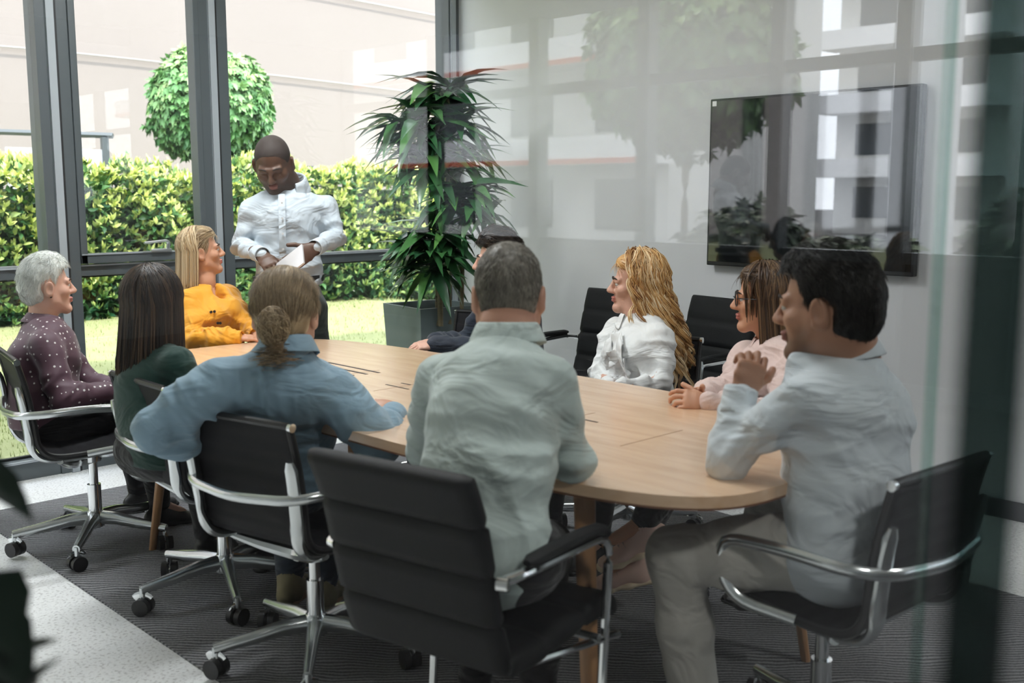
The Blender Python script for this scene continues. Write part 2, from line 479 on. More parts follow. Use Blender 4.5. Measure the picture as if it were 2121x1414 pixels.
def strokes(v, f, c, M, s, n=1500, length=.02, r=.0011, flow=(0, -.6, -.6), lift=.25, K=4, jit=.3, seed=1, curl=0):
    """short hairs lying on a hair surface"""
    rg = np.random.default_rng(seed); N = vnormals(v, f)
    i = rg.integers(0, len(v), n); p = v[i]; nn = N[i]
    l = in_local(p, c, M, s)
    fl = np.array(flow, float)[None] + np.stack([np.sign(l[:, 0]) * .3 * (l[:, 2] < .08), 0 * l[:, 0], np.where(l[:, 2] < .06, -.6, 0)], 1)
    fw = fl @ M.T + rg.normal(0, jit, (n, 3))
    fw -= nn * (fw * nn).sum(1)[:, None]; fw /= np.linalg.norm(fw, axis=1)[:, None] + 1e-9
    L = length * rg.uniform(.6, 1.3, n)
    t = np.linspace(0, 1, K)
    path = p[:, None] - nn[:, None] * .002 + fw[:, None] * (L[:, None] * t)[..., None] + nn[:, None] * (L[:, None] * lift * np.sin(t * 1.9))[..., None]
    rad = np.linalg.norm(p - c, axis=1)[:, None, None]; q = path - c; ql = np.linalg.norm(q, axis=2, keepdims=True)
    path = c + q / ql * (rad * (1 + .02 * lift * t[None, :, None]) * .5 + ql * .5 if K < 5 else rad * (1 + lift * .12 * (t * t)[None, :, None]))
    return strands(path, r * (1 - .75 * t), 3, rg.random(n))
def long_hair(c, M, s, z_end=-.25, n=380, K=16, off=.012, spread=.10, open_=50, r=.003, curl=0.0, cf=0.0, seed=2, top=.0, part=.0, back_in=.0, zj=.03, front_y=.06, fwd_pull=0.0, ymax=.075, clump=1, cw=.0045):
    rg = np.random.default_rng(seed)
    Y = unit(V(M[0, 1], M[1, 1], 0)); X = V(Y[1], -Y[0], 0); Mf = np.stack([X, Y, V(0, 0, 1)], 1)
    sgn = np.where(rg.random(n) < .5, -1, 1)
    phi = R(open_) + (np.pi - R(open_)) * rg.random(n) ** .9
    yr = np.interp(phi, [0, np.pi], [front_y, -.07]) + rg.normal(0, .014, n)
    yr = np.clip(yr, -.1, ymax)
    root = np.stack([part + sgn * rg.uniform(0, .02, n), yr / .094, np.full(n, 1.0)], 1); root[:, 0] /= .075
    root /= np.linalg.norm(root, axis=1)[:, None]
    tgt = np.stack([sgn * np.sin(phi), np.cos(phi), np.full(n, -.25)], 1); tgt /= np.linalg.norm(tgt, axis=1)[:, None]
    o = off + rg.uniform(-.006, .008, n)
    rad = np.stack([.075 + o, .094 + o, .086 + o + top], 1)
    KA = K // 2; pts = []
    ang = np.arccos(np.clip((root * tgt).sum(1), -1, 1))
    for j in range(KA):
        t = j / (KA - 1); a = np.sin((1 - t) * ang) / np.sin(ang); b = np.sin(t * ang) / np.sin(ang)
        u = root * a[:, None] + tgt * b[:, None]; pts.append(u * rad + np.array([0, -.012, .030]))
    last = pts[-1]; ze = z_end / s + rg.normal(0, zj, n)
    for j in range(1, K - KA + 1):
        t = j / (K - KA); q = last.copy(); q[:, 2] = last[:, 2] + (ze - last[:, 2]) * t
        q[:, :2] *= (1 + spread * t); q[:, 1] += back_in * t + fwd_pull * t * (phi < 1.7); pts.append(q)
    path = np.stack(pts, 1)
    if curl:
        K_ = path.shape[1]
        if True:   # resample finely before adding curls
            m = 54; tt = np.linspace(0, K_ - 1, m); i = np.minimum(tt.astype(int), K_ - 2); fr = (tt - i)[None, :, None]
            path = path[:, i] * (1 - fr) + path[:, i + 1] * fr
        m = path.shape[1]; ph = rg.uniform(0, 6.28, n)[:, None]; fq = cf * rg.uniform(.7, 1.3, n)[:, None]
        amp = curl * np.clip(np.linspace(-.15, 1.3, m), .12, 1)[None] * rg.uniform(.6, 1.3, n)[:, None]
        a = ph + fq * np.linspace(0, 1, m)[None] * 6.28
        path = path + np.stack([np.cos(a) * amp, np.sin(a) * amp, .4 * np.sin(a * 1.0 + 1) * amp], -1)
    if clump > 1:
        K_ = path.shape[1]; tt = np.linspace(0, 1, K_); pr_ = 1.25 - .7 * tt ** 1.5
        path = np.repeat(path, clump, 0) + rg.normal(0, cw, (n * clump, 1, 3)) * pr_[None, :, None] + rg.normal(0, cw * .5, (n * clump, 1, 3)) * np.sin(tt * 9 + 1)[None, :, None]; tn_ = np.clip(np.repeat(rg.random(n), clump) * .7 + rg.random(n * clump) * .45 - .05, 0, 1)
        K_ = path.shape[1]; path = c + s * (path @ Mf.T)
        return strands(path, r * np.clip(1.15 - .8 * tt ** 2, .2, 1), 4, tn_)
    K_ = path.shape[1]; path = c + s * (path @ Mf.T)
    rr = r * np.clip(1.15 - .8 * np.linspace(0, 1, K_) ** 2, .2, 1)
    return strands(path, rr, 5, rg.random(n))

def hand_ops(S, wr, fdir, nrm, side, curl=(30, 30, 30, 30, 30), s=1.0, spread=1.0, thumb_out=1.0):
    y = unit(fdir); z = unit(np.asarray(nrm, float) - y * (np.asarray(nrm, float) @ y)); x = np.cross(y, z) * (-1 if side == 'R' else 1)
    W = lambda a, b, d: np.asarray(wr, float) + s * (x * a + y * b + z * d)
    S.loft([(W(0, -.02, 0), .027 * s, .019 * s), (W(0, .012, 0), .028 * s, .017 * s), (W(.002, .05, 0), .037 * s, .0145 * s), (W(.002, .080, 0), .038 * s, .012 * s)], x, .01)
    S.cone(W(.016, .012, -.006), W(.034, .045, -.010), .014 * s, .012 * s, .012)     # base of the thumb
    for i, (fx, L, rr) in enumerate([(.030, .074, .0088), (.010, .082, .0090), (-.010, .076, .0086), (-.028, .060, .0078)]):
        a = R(curl[i + 1]); p = W(fx, .084 - abs(fx - .01) * .25, 0); sp = (fx - .002) * 3.2 * spread
        ang = 0.0; d0 = unit(y + x * sp)
        for j, (fr, ca) in enumerate([(.46, .42), (.31, .75), (.23, .5)]):
            ang += a * ca; d = d0 * math.cos(ang) - z * math.sin(ang)
            q = p + d * L * fr * s
            S.cone(p, q, rr * s * (1 - .09 * j), rr * s * (.93 - .09 * j), .004); p = q
    ta = R(curl[0]); p = W(.034, .043, -.010); d = unit(x * .75 * thumb_out + y * .75 - z * .35)
    for j, L in enumerate((.036, .030)):
        d2 = unit(d * math.cos(ta * j * .8) + (y * .4 - x * .9 - z * .2) * math.sin(ta * j * .8)) if j else d
        q = p + d2 * L * s; S.cone(p, q, .0105 * s, .0095 * s, .004); p = q

def seated(pel, face, sc=1.0, lean=0.04, neck=None):
    """default joints of a seated person. pel: pelvis centre; face: horizontal facing"""
    f = unit(V(face[0], face[1], 0)); r = V(f[1], -f[0], 0); u = V(0, 0, 1); pel = np.asarray(pel, float)
    J = dict(pel=pel, f=f, r=r, sc=sc)
    J['neck'] = pel + u * .50 * sc + f * lean if neck is None else np.asarray(neck, float)
    up = unit(J['neck'] - pel)
    L = np.linalg.norm(J['neck'] - pel)
    J['waist'] = pel + up * L * .32 + f * .01; J['chest'] = pel + up * L * .68 + f * .012
    J['shR'] = J['neck'] - up * .065 * sc + r * .175 * sc; J['shL'] = J['neck'] - up * .065 * sc - r * .175 * sc
    for q, sg in (('R', 1), ('L', -1)):
        hip = pel + r * sg * .09 * sc - u * .02; kn = hip + f * .40 * sc + r * sg * .05 - u * .03
        an = kn - u * (kn[2] - .10) + f * .03
        J['hip' + q], J['kn' + q], J['an' + q] = hip, kn, an
        J['el' + q] = J['sh' + q] - u * .27 * sc + f * .06 + r * sg * .05; J['wr' + q] = J['el' + q] + f * .24 * sc - r * sg * .06 + u * .03
        J['toe' + q] = f
    return J

def torso_st(J, m, w=1.0, d=1.0, sh=1.0, waist=1.0):
    up = unit(J['neck'] - J['chest']); sc = J['sc']; hw = np.linalg.norm(J['shR'] - J['shL']) / 2
    mid = (J['shL'] + J['shR']) / 2
    return [(J['pel'] - V(0, 0, .02), .152 * w * sc + m, .104 * d * sc + m), (J['waist'], .126 * w * waist * sc + m, .092 * d * waist * sc + m),
            (J['chest'], .146 * w * sc + m, .108 * d * sc + m), (mid - up * .01, hw * .86 * sh + m, .080 * d * sc + m), (J['neck'] - up * .040, .070 * sc + m, .056 * sc + m)]
def arm_ops(S, J, q, m, r0=.052, r1=.043, r2=.030, k=.03):
    S.cone(J['sh' + q], (J['sh' + q] * .75 + J['el' + q] * .25), r0 + .002 + m, r0 + m, k + .012)
    S.chain([J['sh' + q] * .75 + J['el' + q] * .25, (J['sh' + q] + J['el' + q]) / 2, J['el' + q]], [r0 + m, r0 - .003 + m, r1 + m], k)
    mid = J['el' + q] * .62 + J['wr' + q] * .38
    S.chain([J['el' + q], mid, J['wr' + q]], [r1 + m, r1 - .001 + m, r2 + m], k)

def collar(name, J, H, M, mats, parent, lift=0.0, r=.062, stand=.030, fall=.040, point=.020, opening=28, tilt=None, k=1.0, flare=.012):
    """folded shirt collar round the neck base"""
    nb = J['neck']; up = unit(H - nb); up = unit(up * .6 + V(0, 0, 1) * .4) if tilt is None else unit(tilt)
    f = J['f']; rt = unit(np.cross(f, up)); fw = np.cross(up, rt)
    n = 40; V_, F_ = [], []
    o = nb + up * (.006 + lift) + fw * .010
    prof = [(0.0, -.030, 0), (-.001, 0, 0), (-.004, stand, 0), (.002, stand + .006, 0), (.008, stand - .002, 0), (.014 + flare * .3, stand - fall * .5, .5), (.018 + flare, stand - fall, 1)]
    for i in range(n + 1):
        a = R(opening * .5) + (2 * math.pi - R(opening)) * i / n; front = max(0, math.cos(a)); fr = max(0, (front - .55) / .45)
        for (dr, dz, lw) in prof:
            rr = r + dr
            z = dz - lw * point * fr - .012 * front * 1.0
            x_ = math.sin(a) * rr * k; y_ = math.cos(a) * rr * (1.02) + lw * .012 * fr
            V_.append(o + rt * x_ + fw * y_ + up * z)
    m = len(prof)
    for i in range(n):
        for j in range(m - 1): F_.append((i * m + j, (i + 1) * m + j, (i + 1) * m + j + 1, i * m + j + 1))
    me = np_mesh(name, V_, F_); ob = link(name, me, mats, parent, True, True)
    md = ob.modifiers.new('thick', 'SOLIDIFY'); md.thickness = .003; md.offset = 0
    md = ob.modifiers.new('sub', 'SUBSURF'); md.levels = 1; md.render_levels = 1
    return ob

def shoe(J, q, parent, mats, sole_mat, s=1.0, laces=None):
    a = J['an' + q]; t = unit(V(J['toe' + q][0], J['toe' + q][1], J['toe' + q][2] if len(J['toe' + q]) > 2 else 0)); u = V(0, 0, 1); r = unit(np.cross(t, u)); u = np.cross(r, t)
    b = a - u * .065 * s
    S = SDF(); S.loft([(b - t * .045 * s + u * .01, .033 * s, .038 * s), (b + t * .03 * s + u * .012, .036 * s, .040 * s), (b + t * .11 * s - u * .008, .043 * s, .026 * s), (b + t * .17 * s - u * .014, .036 * s, .020 * s)], r, .02)
    S.cone(a - t * .005, b, .042 * s, .04 * s, .02)
    S.cone(a + u * .005, a + u * .08, .036 * s, .05 * s, .004, True)
    v, f = S.mesh(.005); o = link('shoe', np_mesh('shoe', v, f), mats, parent, True, True)
    S = SDF(); S.loft([(b - t * .05 * s - u * .022, .036 * s, .018), (b + t * .05 * s - u * .026, .038 * s, .015), (b + t * .12 * s - u * .026, .047 * s, .015), (b + t * .185 * s - u * .024, .036 * s, .014)], r, .02)
    v, f = S.mesh(.006); so = link('sole', np_mesh('sole', v, f), sole_mat, None, True); so.parent = o; so.matrix_parent_inverse = o.matrix_parent_inverse.copy() ; so.matrix_parent_inverse = parent_matrix(o).inverted()
    if laces:
        m = MB()
        for i in range(5):
            c = b + t * (.03 + .018 * i) * s + u * (.043 - .006 * i) * s
            m.tube(catmull([c - r * .028 - u * .006, c + u * .006, c + r * .028 - u * .006], 4), .0032, 6)
        la = m.build('laces', laces, None); la.parent = o; la.matrix_parent_inverse = parent_matrix(o).inverted()
    return o

def trousers(J, parent, m, vox=.009, loose=1.0, name='trousers', amp=.006, top=.0, legs='LR', r_an=.05, tw=.150):
    S = SDF(); sc = J['sc']; up = unit(J['waist'] - J['pel'])
    S.loft([(J['pel'] - V(0, 0, .01), tw * sc, .112 * sc), (J['pel'] + up * top, tw * .92 * sc, .105 * sc)], J['r'], .03)
    for q in legs:
        S.chain([J['hip' + q], (J['hip' + q] * .5 + J['kn' + q] * .5), J['kn' + q]], [.090 * loose, .078 * loose, .064 * loose], .04)
        S.chain([J['kn' + q], (J['kn' + q] * .55 + J['an' + q] * .45), J['an' + q] + (J['kn' + q] - J['an' + q]) * J.get('hem', .04)], [.064 * loose, .060 * loose, r_an * loose], .04)
    v, f = S.mesh(vox)
    F = []
    for q in legs:
        d = unit(J['kn' + q] - J['hip' + q]); F += [(J['kn' + q], .13, d, 22, 5, amp * 1.3), (J['hip' + q], .15, d, 18, 5, amp * 1.3), ((J['kn' + q] + J['an' + q]) / 2, .22, unit(J['kn' + q] - J['an' + q]), 11, 4, amp)]
    v = wrinkle(v, f, F, 3.0)
    return link(name, np_mesh(name, v, f), m, parent, True, True)

def shirt(J, parent, m, H, vox=.007, margin=.014, name='shirt', folds=None, w=1.0, d=1.0, waist=1.08, sleeve=(.055, .047, .036), amp=1.0, seed=0.0, vneck=None, bottom=None, puff=0, bust=0, sh=1.0, neck_r=.060, fmat=None, extra=None, sleeves='LR', armk=.018):
    S = SDF(); S.loft(torso_st(J, margin, w, d, sh, waist), J['r'], .04)
    up = unit(J['neck'] - J['chest'])
    for q in sleeves:
        arm_ops(S, J, q, margin - .014, *sleeve, k=armk)
        S.cone(J['sh' + q] - up * .008, J['neck'] - up * .035, .044 + margin - .012, .036 + margin - .012, .04)
        if puff: S.ell(J['wr' + q] * .68 + J['el' + q] * .32, [puff] * 3, None, .04)
    if bust:
        fw = np.cross(up, unit(J['shR'] - J['shL']))
        for sg in (-1, 1): S.ell(J['chest'] + up * .01 + J['r'] * sg * .070 + J['f'] * (.085 * d), [.058 * bust, .055 * bust, .058 * bust], None, .06)
    if extra: extra(S)
    S.cone(J['neck'] + up * .012, H, neck_r - .004, neck_r + .004, .012, True)
    if vneck is not None: S.cone(vneck[0], vneck[1], vneck[2], vneck[3], .01, True)
    if bottom is not None: S.cut(lambda p: bottom - p[..., 2])
    v, f = S.mesh(vox)
    F = [] if folds is None else list(folds)
    a = amp * 1.5
    for q in sleeves:
        ar = unit(J['wr' + q] - J['el' + q]); ua = unit(J['el' + q] - J['sh' + q])
        F += [(J['el' + q], .09, unit(ar + ua), 26, 6, .009 * a), ((J['sh' + q] + J['el' + q]) / 2, .12, ua, 15, 5, .007 * a), (J['wr' + q] * .7 + J['el' + q] * .3, .10, ar, 24, 6, .007 * a),
              (J['sh' + q] - V(0, 0, .07), .10, unit(J['r'] + V(0, 0, .6)), 20, 6, .007 * a)]
    F += [(J['waist'], .20, unit(V(0, 0, 1) + J['r'] * .2), 13, 3.5, .012 * a), (J['chest'], .20, unit(V(0, 0, 1) - J['r'] * .5), 11, 3, .008 * a)]
    v = wrinkle(v, f, F, seed)
    fm = fmat(v, f) if fmat else None
    return link(name, np_mesh(name, v, f, fmat=fm), m, parent, True, True)

def cuff(J, q, parent, m, r=.036, L=.05, name='cuff', off=0.0):
    d = unit(J['wr' + q] - J['el' + q]); a = J['wr' + q] - d * (L - .02 - off); b = J['wr' + q] + d * (.02 + off)
    x = MB(); n = 6
    pts = [a + (b - a) * i / n for i in range(n + 1)]
    x.tube(pts, [r * (.98 if i in (0, n) else 1.0) for i in range(n + 1)], 24, caps=False)
    o = x.build(name, m, parent, True, True)
    md = o.modifiers.new('t', 'SOLIDIFY'); md.thickness = .003
    return o

def body(J, parent, H, M, hs, sk, hands, male=True, thin=1.0, beard=False, legs='LR', vox_head=.0036, neck_r=.054, bare=(), shoulders=1.0):
    """skin: head, neck, torso, arms, hands and legs as one mesh"""
    parts = []
    S = SDF(); W = head_ops(S, H, M, hs, male, thin)
    up = unit(H - J['neck'])
    nr = neck_r * hs if male else neck_r * .86 * hs
    S.chain([H + hs * (M @ V(0, -.028, -.055)), J['neck'] * .6 + H * .4 - unit(H - J['neck']) * .02, J['neck'] - V(0, 0, .03)], [nr, nr, nr * 1.12], .035)
    v, f = S.mesh(vox_head)
    l = in_local(v[f].mean(1), H, M, hs)
    fm = np.zeros(len(f), int)
    fm[(np.abs(l[:, 0]) < .0235 * (1 - np.abs(l[:, 2] + .066) * 18)) & (np.abs(l[:, 2] + .066) < .0125) & (l[:, 1] > .084)] = 1
    tn = np.zeros(len(v))
    if beard:
        q = in_local(v, H, M, hs); edge = np.interp(q[:, 1], [0, .03, .06, .085, .10], [-.005, -.025, -.048, -.045, -.042])
        tn = np.clip((edge - q[:, 2]) / .03, 0, 1) * np.clip((q[:, 2] + .145) / .02, 0, 1) * np.clip((q[:, 1] + .002) / .03, 0, 1) * .8
    parts.append((v, f, fm))
    S = SDF(); S.loft(torso_st(J, -.032), J['r'], .04)
    for q in 'LR':
        arm_ops(S, J, q, -.022)
        if q in legs or True:
            S.chain([J['hip' + q], J['kn' + q], J['an' + q]], [.055, .040, .032], .03)
            t = unit(np.append(J['toe' + q][:2], 0)); S.cone(J['an' + q], J['an' + q] + t * .10 - V(0, 0, .05), .032, .022, .02)
    S.cone(J['neck'] - V(0, 0, .04), J['neck'] + up * .02, .052, .046, .03)
    v, f = S.mesh(.012); parts.append((v, f, 0))
    for q in 'LR':
        if q not in hands: continue
        h = hands[q]; S = SDF()
        hand_ops(S, J['wr' + q], h['d'], h['n'], q, h.get('curl', (30,) * 5), h.get('s', 1.0), h.get('spread', 1.0), h.get('thumb', 1.0))
        d = unit(J['wr' + q] - J['el' + q]); S.chain([J['wr' + q] - d * .10, J['wr' + q] - d * .03, J['wr' + q]], [.026 * h.get('s', 1), .024 * h.get('s', 1), .024 * h.get('s', 1)], .015)
        v, f = S.mesh(.0032); parts.append((v, f, 0))
    v, f, fm = joinm(parts); tn = np.concatenate([tn, np.zeros(len(v) - len(tn))])
    o = link('body', np_mesh('body', v, f, tn, fmat=fm), sk, parent, True, True)
    return o
def eyes(parent, H, M, hs, look=(0, 0), iris=None, brow=None, closed=False):
    W = lambda *l: H + hs * (M @ np.array(l, float))
    white = mat('eye_white', (.50, .48, .46), .25); ir = iris or mat('iris_brown', (.06, .03, .015), .15)
    for q in (-1, 1):
        if not closed:
            m = MB(); m.sphere(W(q * .031, .0765, -.001), .0124 * hs, n=16)
            o = m.build('eye', [white, ir], parent, True, True)
            c = W(q * .031, .0765, -.001); g = unit(M @ V(look[0], 1, look[1]))
            for pl in o.data.polygons:
                if unit(np.array(pl.center) - c) @ g > .86: pl.material_index = 1
        m = MB(); m.tube(catmull([W(q * .014, .0955, .018), W(q * .030, .0945, .0245), W(q * .047, .082, .019)], 5), [.0022 * hs, .003 * hs, .003 * hs, .003 * hs, .003 * hs, .003 * hs, .003 * hs, .0025 * hs, .002 * hs, .0015 * hs, .001 * hs], 6, flat=(1, 1.3))
        m.build('eyebrow', brow or mat('brow_dark', (.03, .02, .015), .8), parent, True, True)
def hair_obj(parts, mats, parent, name='hair'):
    """parts: (v,f,tint) quads"""
    V_, F_, T_ = [], [], []; o = 0
    for v, f, t in parts:
        V_.append(v); F_.append(f + o); o += len(v); T_.append(np.full(len(v), t) if np.isscalar(t) else t)
    return link(name, np_mesh(name, np.concatenate(V_), np.concatenate(F_), np.concatenate(T_)), mats, parent, True, True)
def hairmat(name, cols, rough=.45):
    return mat('hair_' + name, cols[0], rough, tint=cols, spec=.35)
def tinted(v, seed=0, hi=25, stretch=.2):
    p = v.copy() * hi; p[:, 2] *= stretch; return np.clip(vnoise(p + seed) * 1.3 - .15, 0, 1)
def button_row(parent, pts, nrm, m, r=.0055, name='button'):
    for p in pts:
        x = MB(); nv = unit(nrm); x.cyl(np.asarray(p) - nv * .002, np.asarray(p) + nv * .003, r, n=12); x.build(name, m, parent, True, True)
# ------------------------------------------------------------------ the room
XW, YW, GY, HC = 4.78, 5.50, 0.60, 3.05         # TV wall, window wall, glass partition, ceiling
LX, LY = 7.2, -9.0                                # lobby facade and back wall on the camera's side of the glass
def wood_mat():
    m = bpy.data.materials.new('oak_veneer'); m.use_nodes = True; nt = m.node_tree; L = nt.links; b = nt.nodes['Principled BSDF']
    tc = nt.nodes.new('ShaderNodeTexCoord'); mp = nt.nodes.new('ShaderNodeMapping'); mp.inputs['Scale'].default_value = (9, 1.1, 9)
    n = nt.nodes.new('ShaderNodeTexNoise'); n.inputs['Scale'].default_value = 3; n.inputs['Detail'].default_value = 8; n.inputs['Distortion'].default_value = .6
    rp = nt.nodes.new('ShaderNodeValToRGB'); rp.color_ramp.elements[0].position = .3; rp.color_ramp.elements[1].position = .75
    rp.color_ramp.elements[0].color = (.70, .44, .26, 1); rp.color_ramp.elements[1].color = (.86, .60, .40, 1)
    L.new(tc.outputs['Object'], mp.inputs[0]); L.new(mp.outputs[0], n.inputs[0]); L.new(n.outputs[0], rp.inputs[0]); L.new(rp.outputs[0], b.inputs['Base Color'])
    b.inputs['Roughness'].default_value = .32; b.inputs['Coat Weight'].default_value = 1.0; b.inputs['Coat Roughness'].default_value = .22
    return m
def floor_mat():
    m = bpy.data.materials.new('pale_terrazzo'); m.use_nodes = True; nt = m.node_tree; L = nt.links; b = nt.nodes['Principled BSDF']
    tc = nt.nodes.new('ShaderNodeTexCoord'); n = nt.nodes.new('ShaderNodeTexNoise'); n.inputs['Scale'].default_value = 90; n.inputs['Detail'].default_value = 3
    rp = nt.nodes.new('ShaderNodeValToRGB'); rp.color_ramp.elements[0].position = .33; rp.color_ramp.elements[1].position = .48
    rp.color_ramp.elements[0].color = (.55, .55, .55, 1); rp.color_ramp.elements[1].color = (.90, .91, .91, 1)
    L.new(tc.outputs['Object'], n.inputs[0]); L.new(n.outputs[0], rp.inputs[0]); L.new(rp.outputs[0], b.inputs['Base Color'])
    b.inputs['Roughness'].default_value = .38; return m
def carpet_mat():
    m = bpy.data.materials.new('charcoal_carpet'); m.use_nodes = True; nt = m.node_tree; L = nt.links; b = nt.nodes['Principled BSDF']
    tc = nt.nodes.new('ShaderNodeTexCoord'); wv = nt.nodes.new('ShaderNodeTexWave'); wv.wave_type = 'BANDS'; wv.bands_direction = 'DIAGONAL'
    wv.inputs['Scale'].default_value = 24; wv.inputs['Distortion'].default_value = 14; wv.inputs['Detail'].default_value = 2; wv.inputs['Detail Scale'].default_value = .16
    n = nt.nodes.new('ShaderNodeTexNoise'); n.inputs['Scale'].default_value = 160; n.inputs['Detail'].default_value = 2
    mx = nt.nodes.new('ShaderNodeMix'); mx.data_type = 'FLOAT'; mx.inputs[0].default_value = .55
    L.new(tc.outputs['Object'], wv.inputs[0]); L.new(tc.outputs['Object'], n.inputs[0]); L.new(wv.outputs['Fac'], mx.inputs[2]); L.new(n.outputs[0], mx.inputs[3])
    rp = nt.nodes.new('ShaderNodeValToRGB'); rp.color_ramp.elements[0].position = .28; rp.color_ramp.elements[1].position = .75
    rp.color_ramp.elements[0].color = (.06, .062, .066, 1); rp.color_ramp.elements[1].color = (.30, .30, .31, 1)
    L.new(mx.outputs[0], rp.inputs[0]); L.new(rp.outputs[0], b.inputs['Base Color']); b.inputs['Roughness'].default_value = .95
    bp = nt.nodes.new('ShaderNodeBump'); bp.inputs['Strength'].default_value = .6; bp.inputs['Distance'].default_value = .004
    L.new(mx.outputs[0], bp.inputs['Height']); L.new(bp.outputs[0], b.inputs['Normal']); return m
M_wall = mat('painted_wall', (.66, .67, .685), .75, noise=(3, .02), bump=(250, .05))
M_white = mat('white_paint', (.8, .8, .8), .6)
M_frame = mat('grey_aluminium_frame', (.095, .112, .12), .38, spec=.5)
M_frame2 = mat('light_grey_frame', (.40, .44, .47), .4)
M_black = mat('black_gasket', (.012, .013, .014), .5)
M_chrome = mat('polished_chrome', (.82, .84, .85), .10, metal=1.0)
M_wood = wood_mat()
def struct(o): o['kind'] = 'structure'; return o
def sbox(name, lo, hi, m, bevel=0): return struct(MB().box(lo, hi, bevel).build(name, m, smooth=False))

sbox('floor', (-2.4, GY - .05, -.12), (XW + .1, YW + .12, 0), floor_mat())
sbox('floor.001', (-2.4, LY, -.12), (LX, GY - .05, 0), mat('dark_lobby_floor', (.014, .014, .015), .8))
struct(bpy.data.objects['floor.001'])
sbox('wall_right', (XW, GY - .05, 0), (XW + .15, YW + .12, HC), M_wall)
sbox('wall_left', (-2.55, LY, 0), (-2.4, YW + .12, HC), M_wall)
sbox('wall_back', (-2.4, LY - .15, 0), (LX, LY, HC), mat('back_wall', (.30, .31, .31), .7))
sbox('ceiling', (-2.55, LY - .15, HC), (LX + .1, YW + .12, HC + .2), M_white)
sbox('baseboard_right', (XW - .014, GY, 0), (XW, YW, .085), mat('dark_baseboard', (.035, .04, .045), .5), .003)
cp = MB(); cp.prism([(1.42, .3), (3.80, .3), (3.93, 3.1), (3.93, 5.0), (1.45, 5.0)], 0.0, .008)
tag(cp.build('carpet', carpet_mat(), smooth=False), 'large charcoal patterned carpet under the conference table and chairs', 'carpet')

# window wall: frame members, sash and panes.  x0,x1 in the plane y=YW
M_pane = glass_mat('window_glass', (.98, .975, .98), .8)
def frame_bar(name, lo, hi, m=None, bev=.004): return struct(MB().box(lo, hi, bev).build(name, m or M_frame, smooth=False))
def post(i, x0, x1):
    m = MB(); m.box((x0, YW - .04, 0), (x1, YW + .10, HC), .004); m.mi = 1
    c = (x0 + x1) / 2; m.box((c - .030, YW - .052, 0), (c + .012, YW - .038, HC), .002); m.mi = 2
    m.box((c + .012, YW - .044, 0), (c + .024, YW - .036, HC))
    return struct(m.build('trim_%d' % i, [M_frame, M_frame2, M_black], smooth=False))
POSTS = [(-2.2, -2.1), (-1.2, -1.06), (-.15, .0), (.95, 1.1), (2.017, 2.178), (2.887, 3.062), (4.69, 4.78)]
for i, (a, b) in enumerate(POSTS): post(i + 1, a, b)
for i in range(len(POSTS) - 1):
    x0, x1 = POSTS[i][1], POSTS[i + 1][0]
    m = MB(); fr = .045
    thick = i == 4
    zt = 1.125 if thick else 1.085
    m.box((x0, YW - .02, 1.02), (x1, YW + .06, 1.075 if thick else zt), .003)           # transom
    m.box((x0, YW - .03, 0), (x1, YW + .08, .10), .003)                                    # bottom rail
    m.mi = 1; m.box((x0, YW - .034, 1.070), (x1, YW - .02, 1.082), .002); m.box((x0, YW - .046, .088), (x1, YW - .03, .10), .002)
    m.mi = 0
    if thick:   # opening sash
        m.box((x0, YW - .05, 1.085), (x1, YW + .03, 1.135), .004); m.box((x0, YW - .05, 1.085), (x0 + .035, YW + .03, HC), .004); m.box((x1 - .035, YW - .05, 1.085), (x1, YW + .03, HC), .004)
        m.mi = 1; m.box((x0, YW - .056, 1.128), (x1, YW - .05, 1.137), .002)
    m.mi = 2; m.box((x0, YW + .02, .10), (x1, YW + .045, .112)); m.box((x0, YW + .02, 1.01), (x1, YW + .045, 1.02))
    wn = struct(m.build('window_%d' % (i + 1), [M_frame, M_frame2, M_black], smooth=False))
    g = MB(); g.box((x0, YW + .028, .10), (x1, YW + .034, 1.02)); g.box((x0, YW + .028, 1.08), (x1, YW + .034, HC)); g.build('pane', M_pane, wn, smooth=False)
    if thick:
        h = MB(); hx = 2.60
        h.box((hx - .05, YW - .072, 1.134), (hx + .065, YW - .050, 1.150), .004)
        h.tube(fillet([(hx + .045, YW - .062, 1.145), (hx + .040, YW - .085, 1.195), (hx - .10, YW - .09, 1.185)], .02, 4), .0085, 8, flat=(1.2, .8))
        h.build('window_handle', mat('satin_steel', (.62, .65, .66), .28, metal=.8), wn)

# unseen lamps added to brighten the meeting room, then the lobby ceiling lamps
M_added_lamp = mat('added_lamp_diffuser', (.9, .9, .9), .5, emit=((1, .97, .93), 3.0))
for (lx, ly, LAMP_W) in ADDED_LAMPS:
    lo = MB().box((lx - .62, ly - .12, HC - .05), (lx + .62, ly + .12, HC - .001), .006).build('ceiling_light', M_white, smooth=False)
    tag(lo, 'long white added fill light above the %s end of the table' % ('near' if ly < 3 else 'window'), 'light', 'added fill lights over the table')
    MB().box((lx - .58, ly - .09, HC - .056), (lx + .58, ly + .09, HC - .049)).build('diffuser', M_added_lamp, lo, smooth=False)
    ld = bpy.data.lights.new('lamp', 'AREA'); ld.shape = 'RECTANGLE'; ld.size = 1.16; ld.size_y = .18; ld.energy = LAMP_W; ld.color = (.97, .98, 1)
    l = bpy.data.objects.new('lamp', ld); COL.objects.link(l); l.location = (lx, ly, HC - .065)

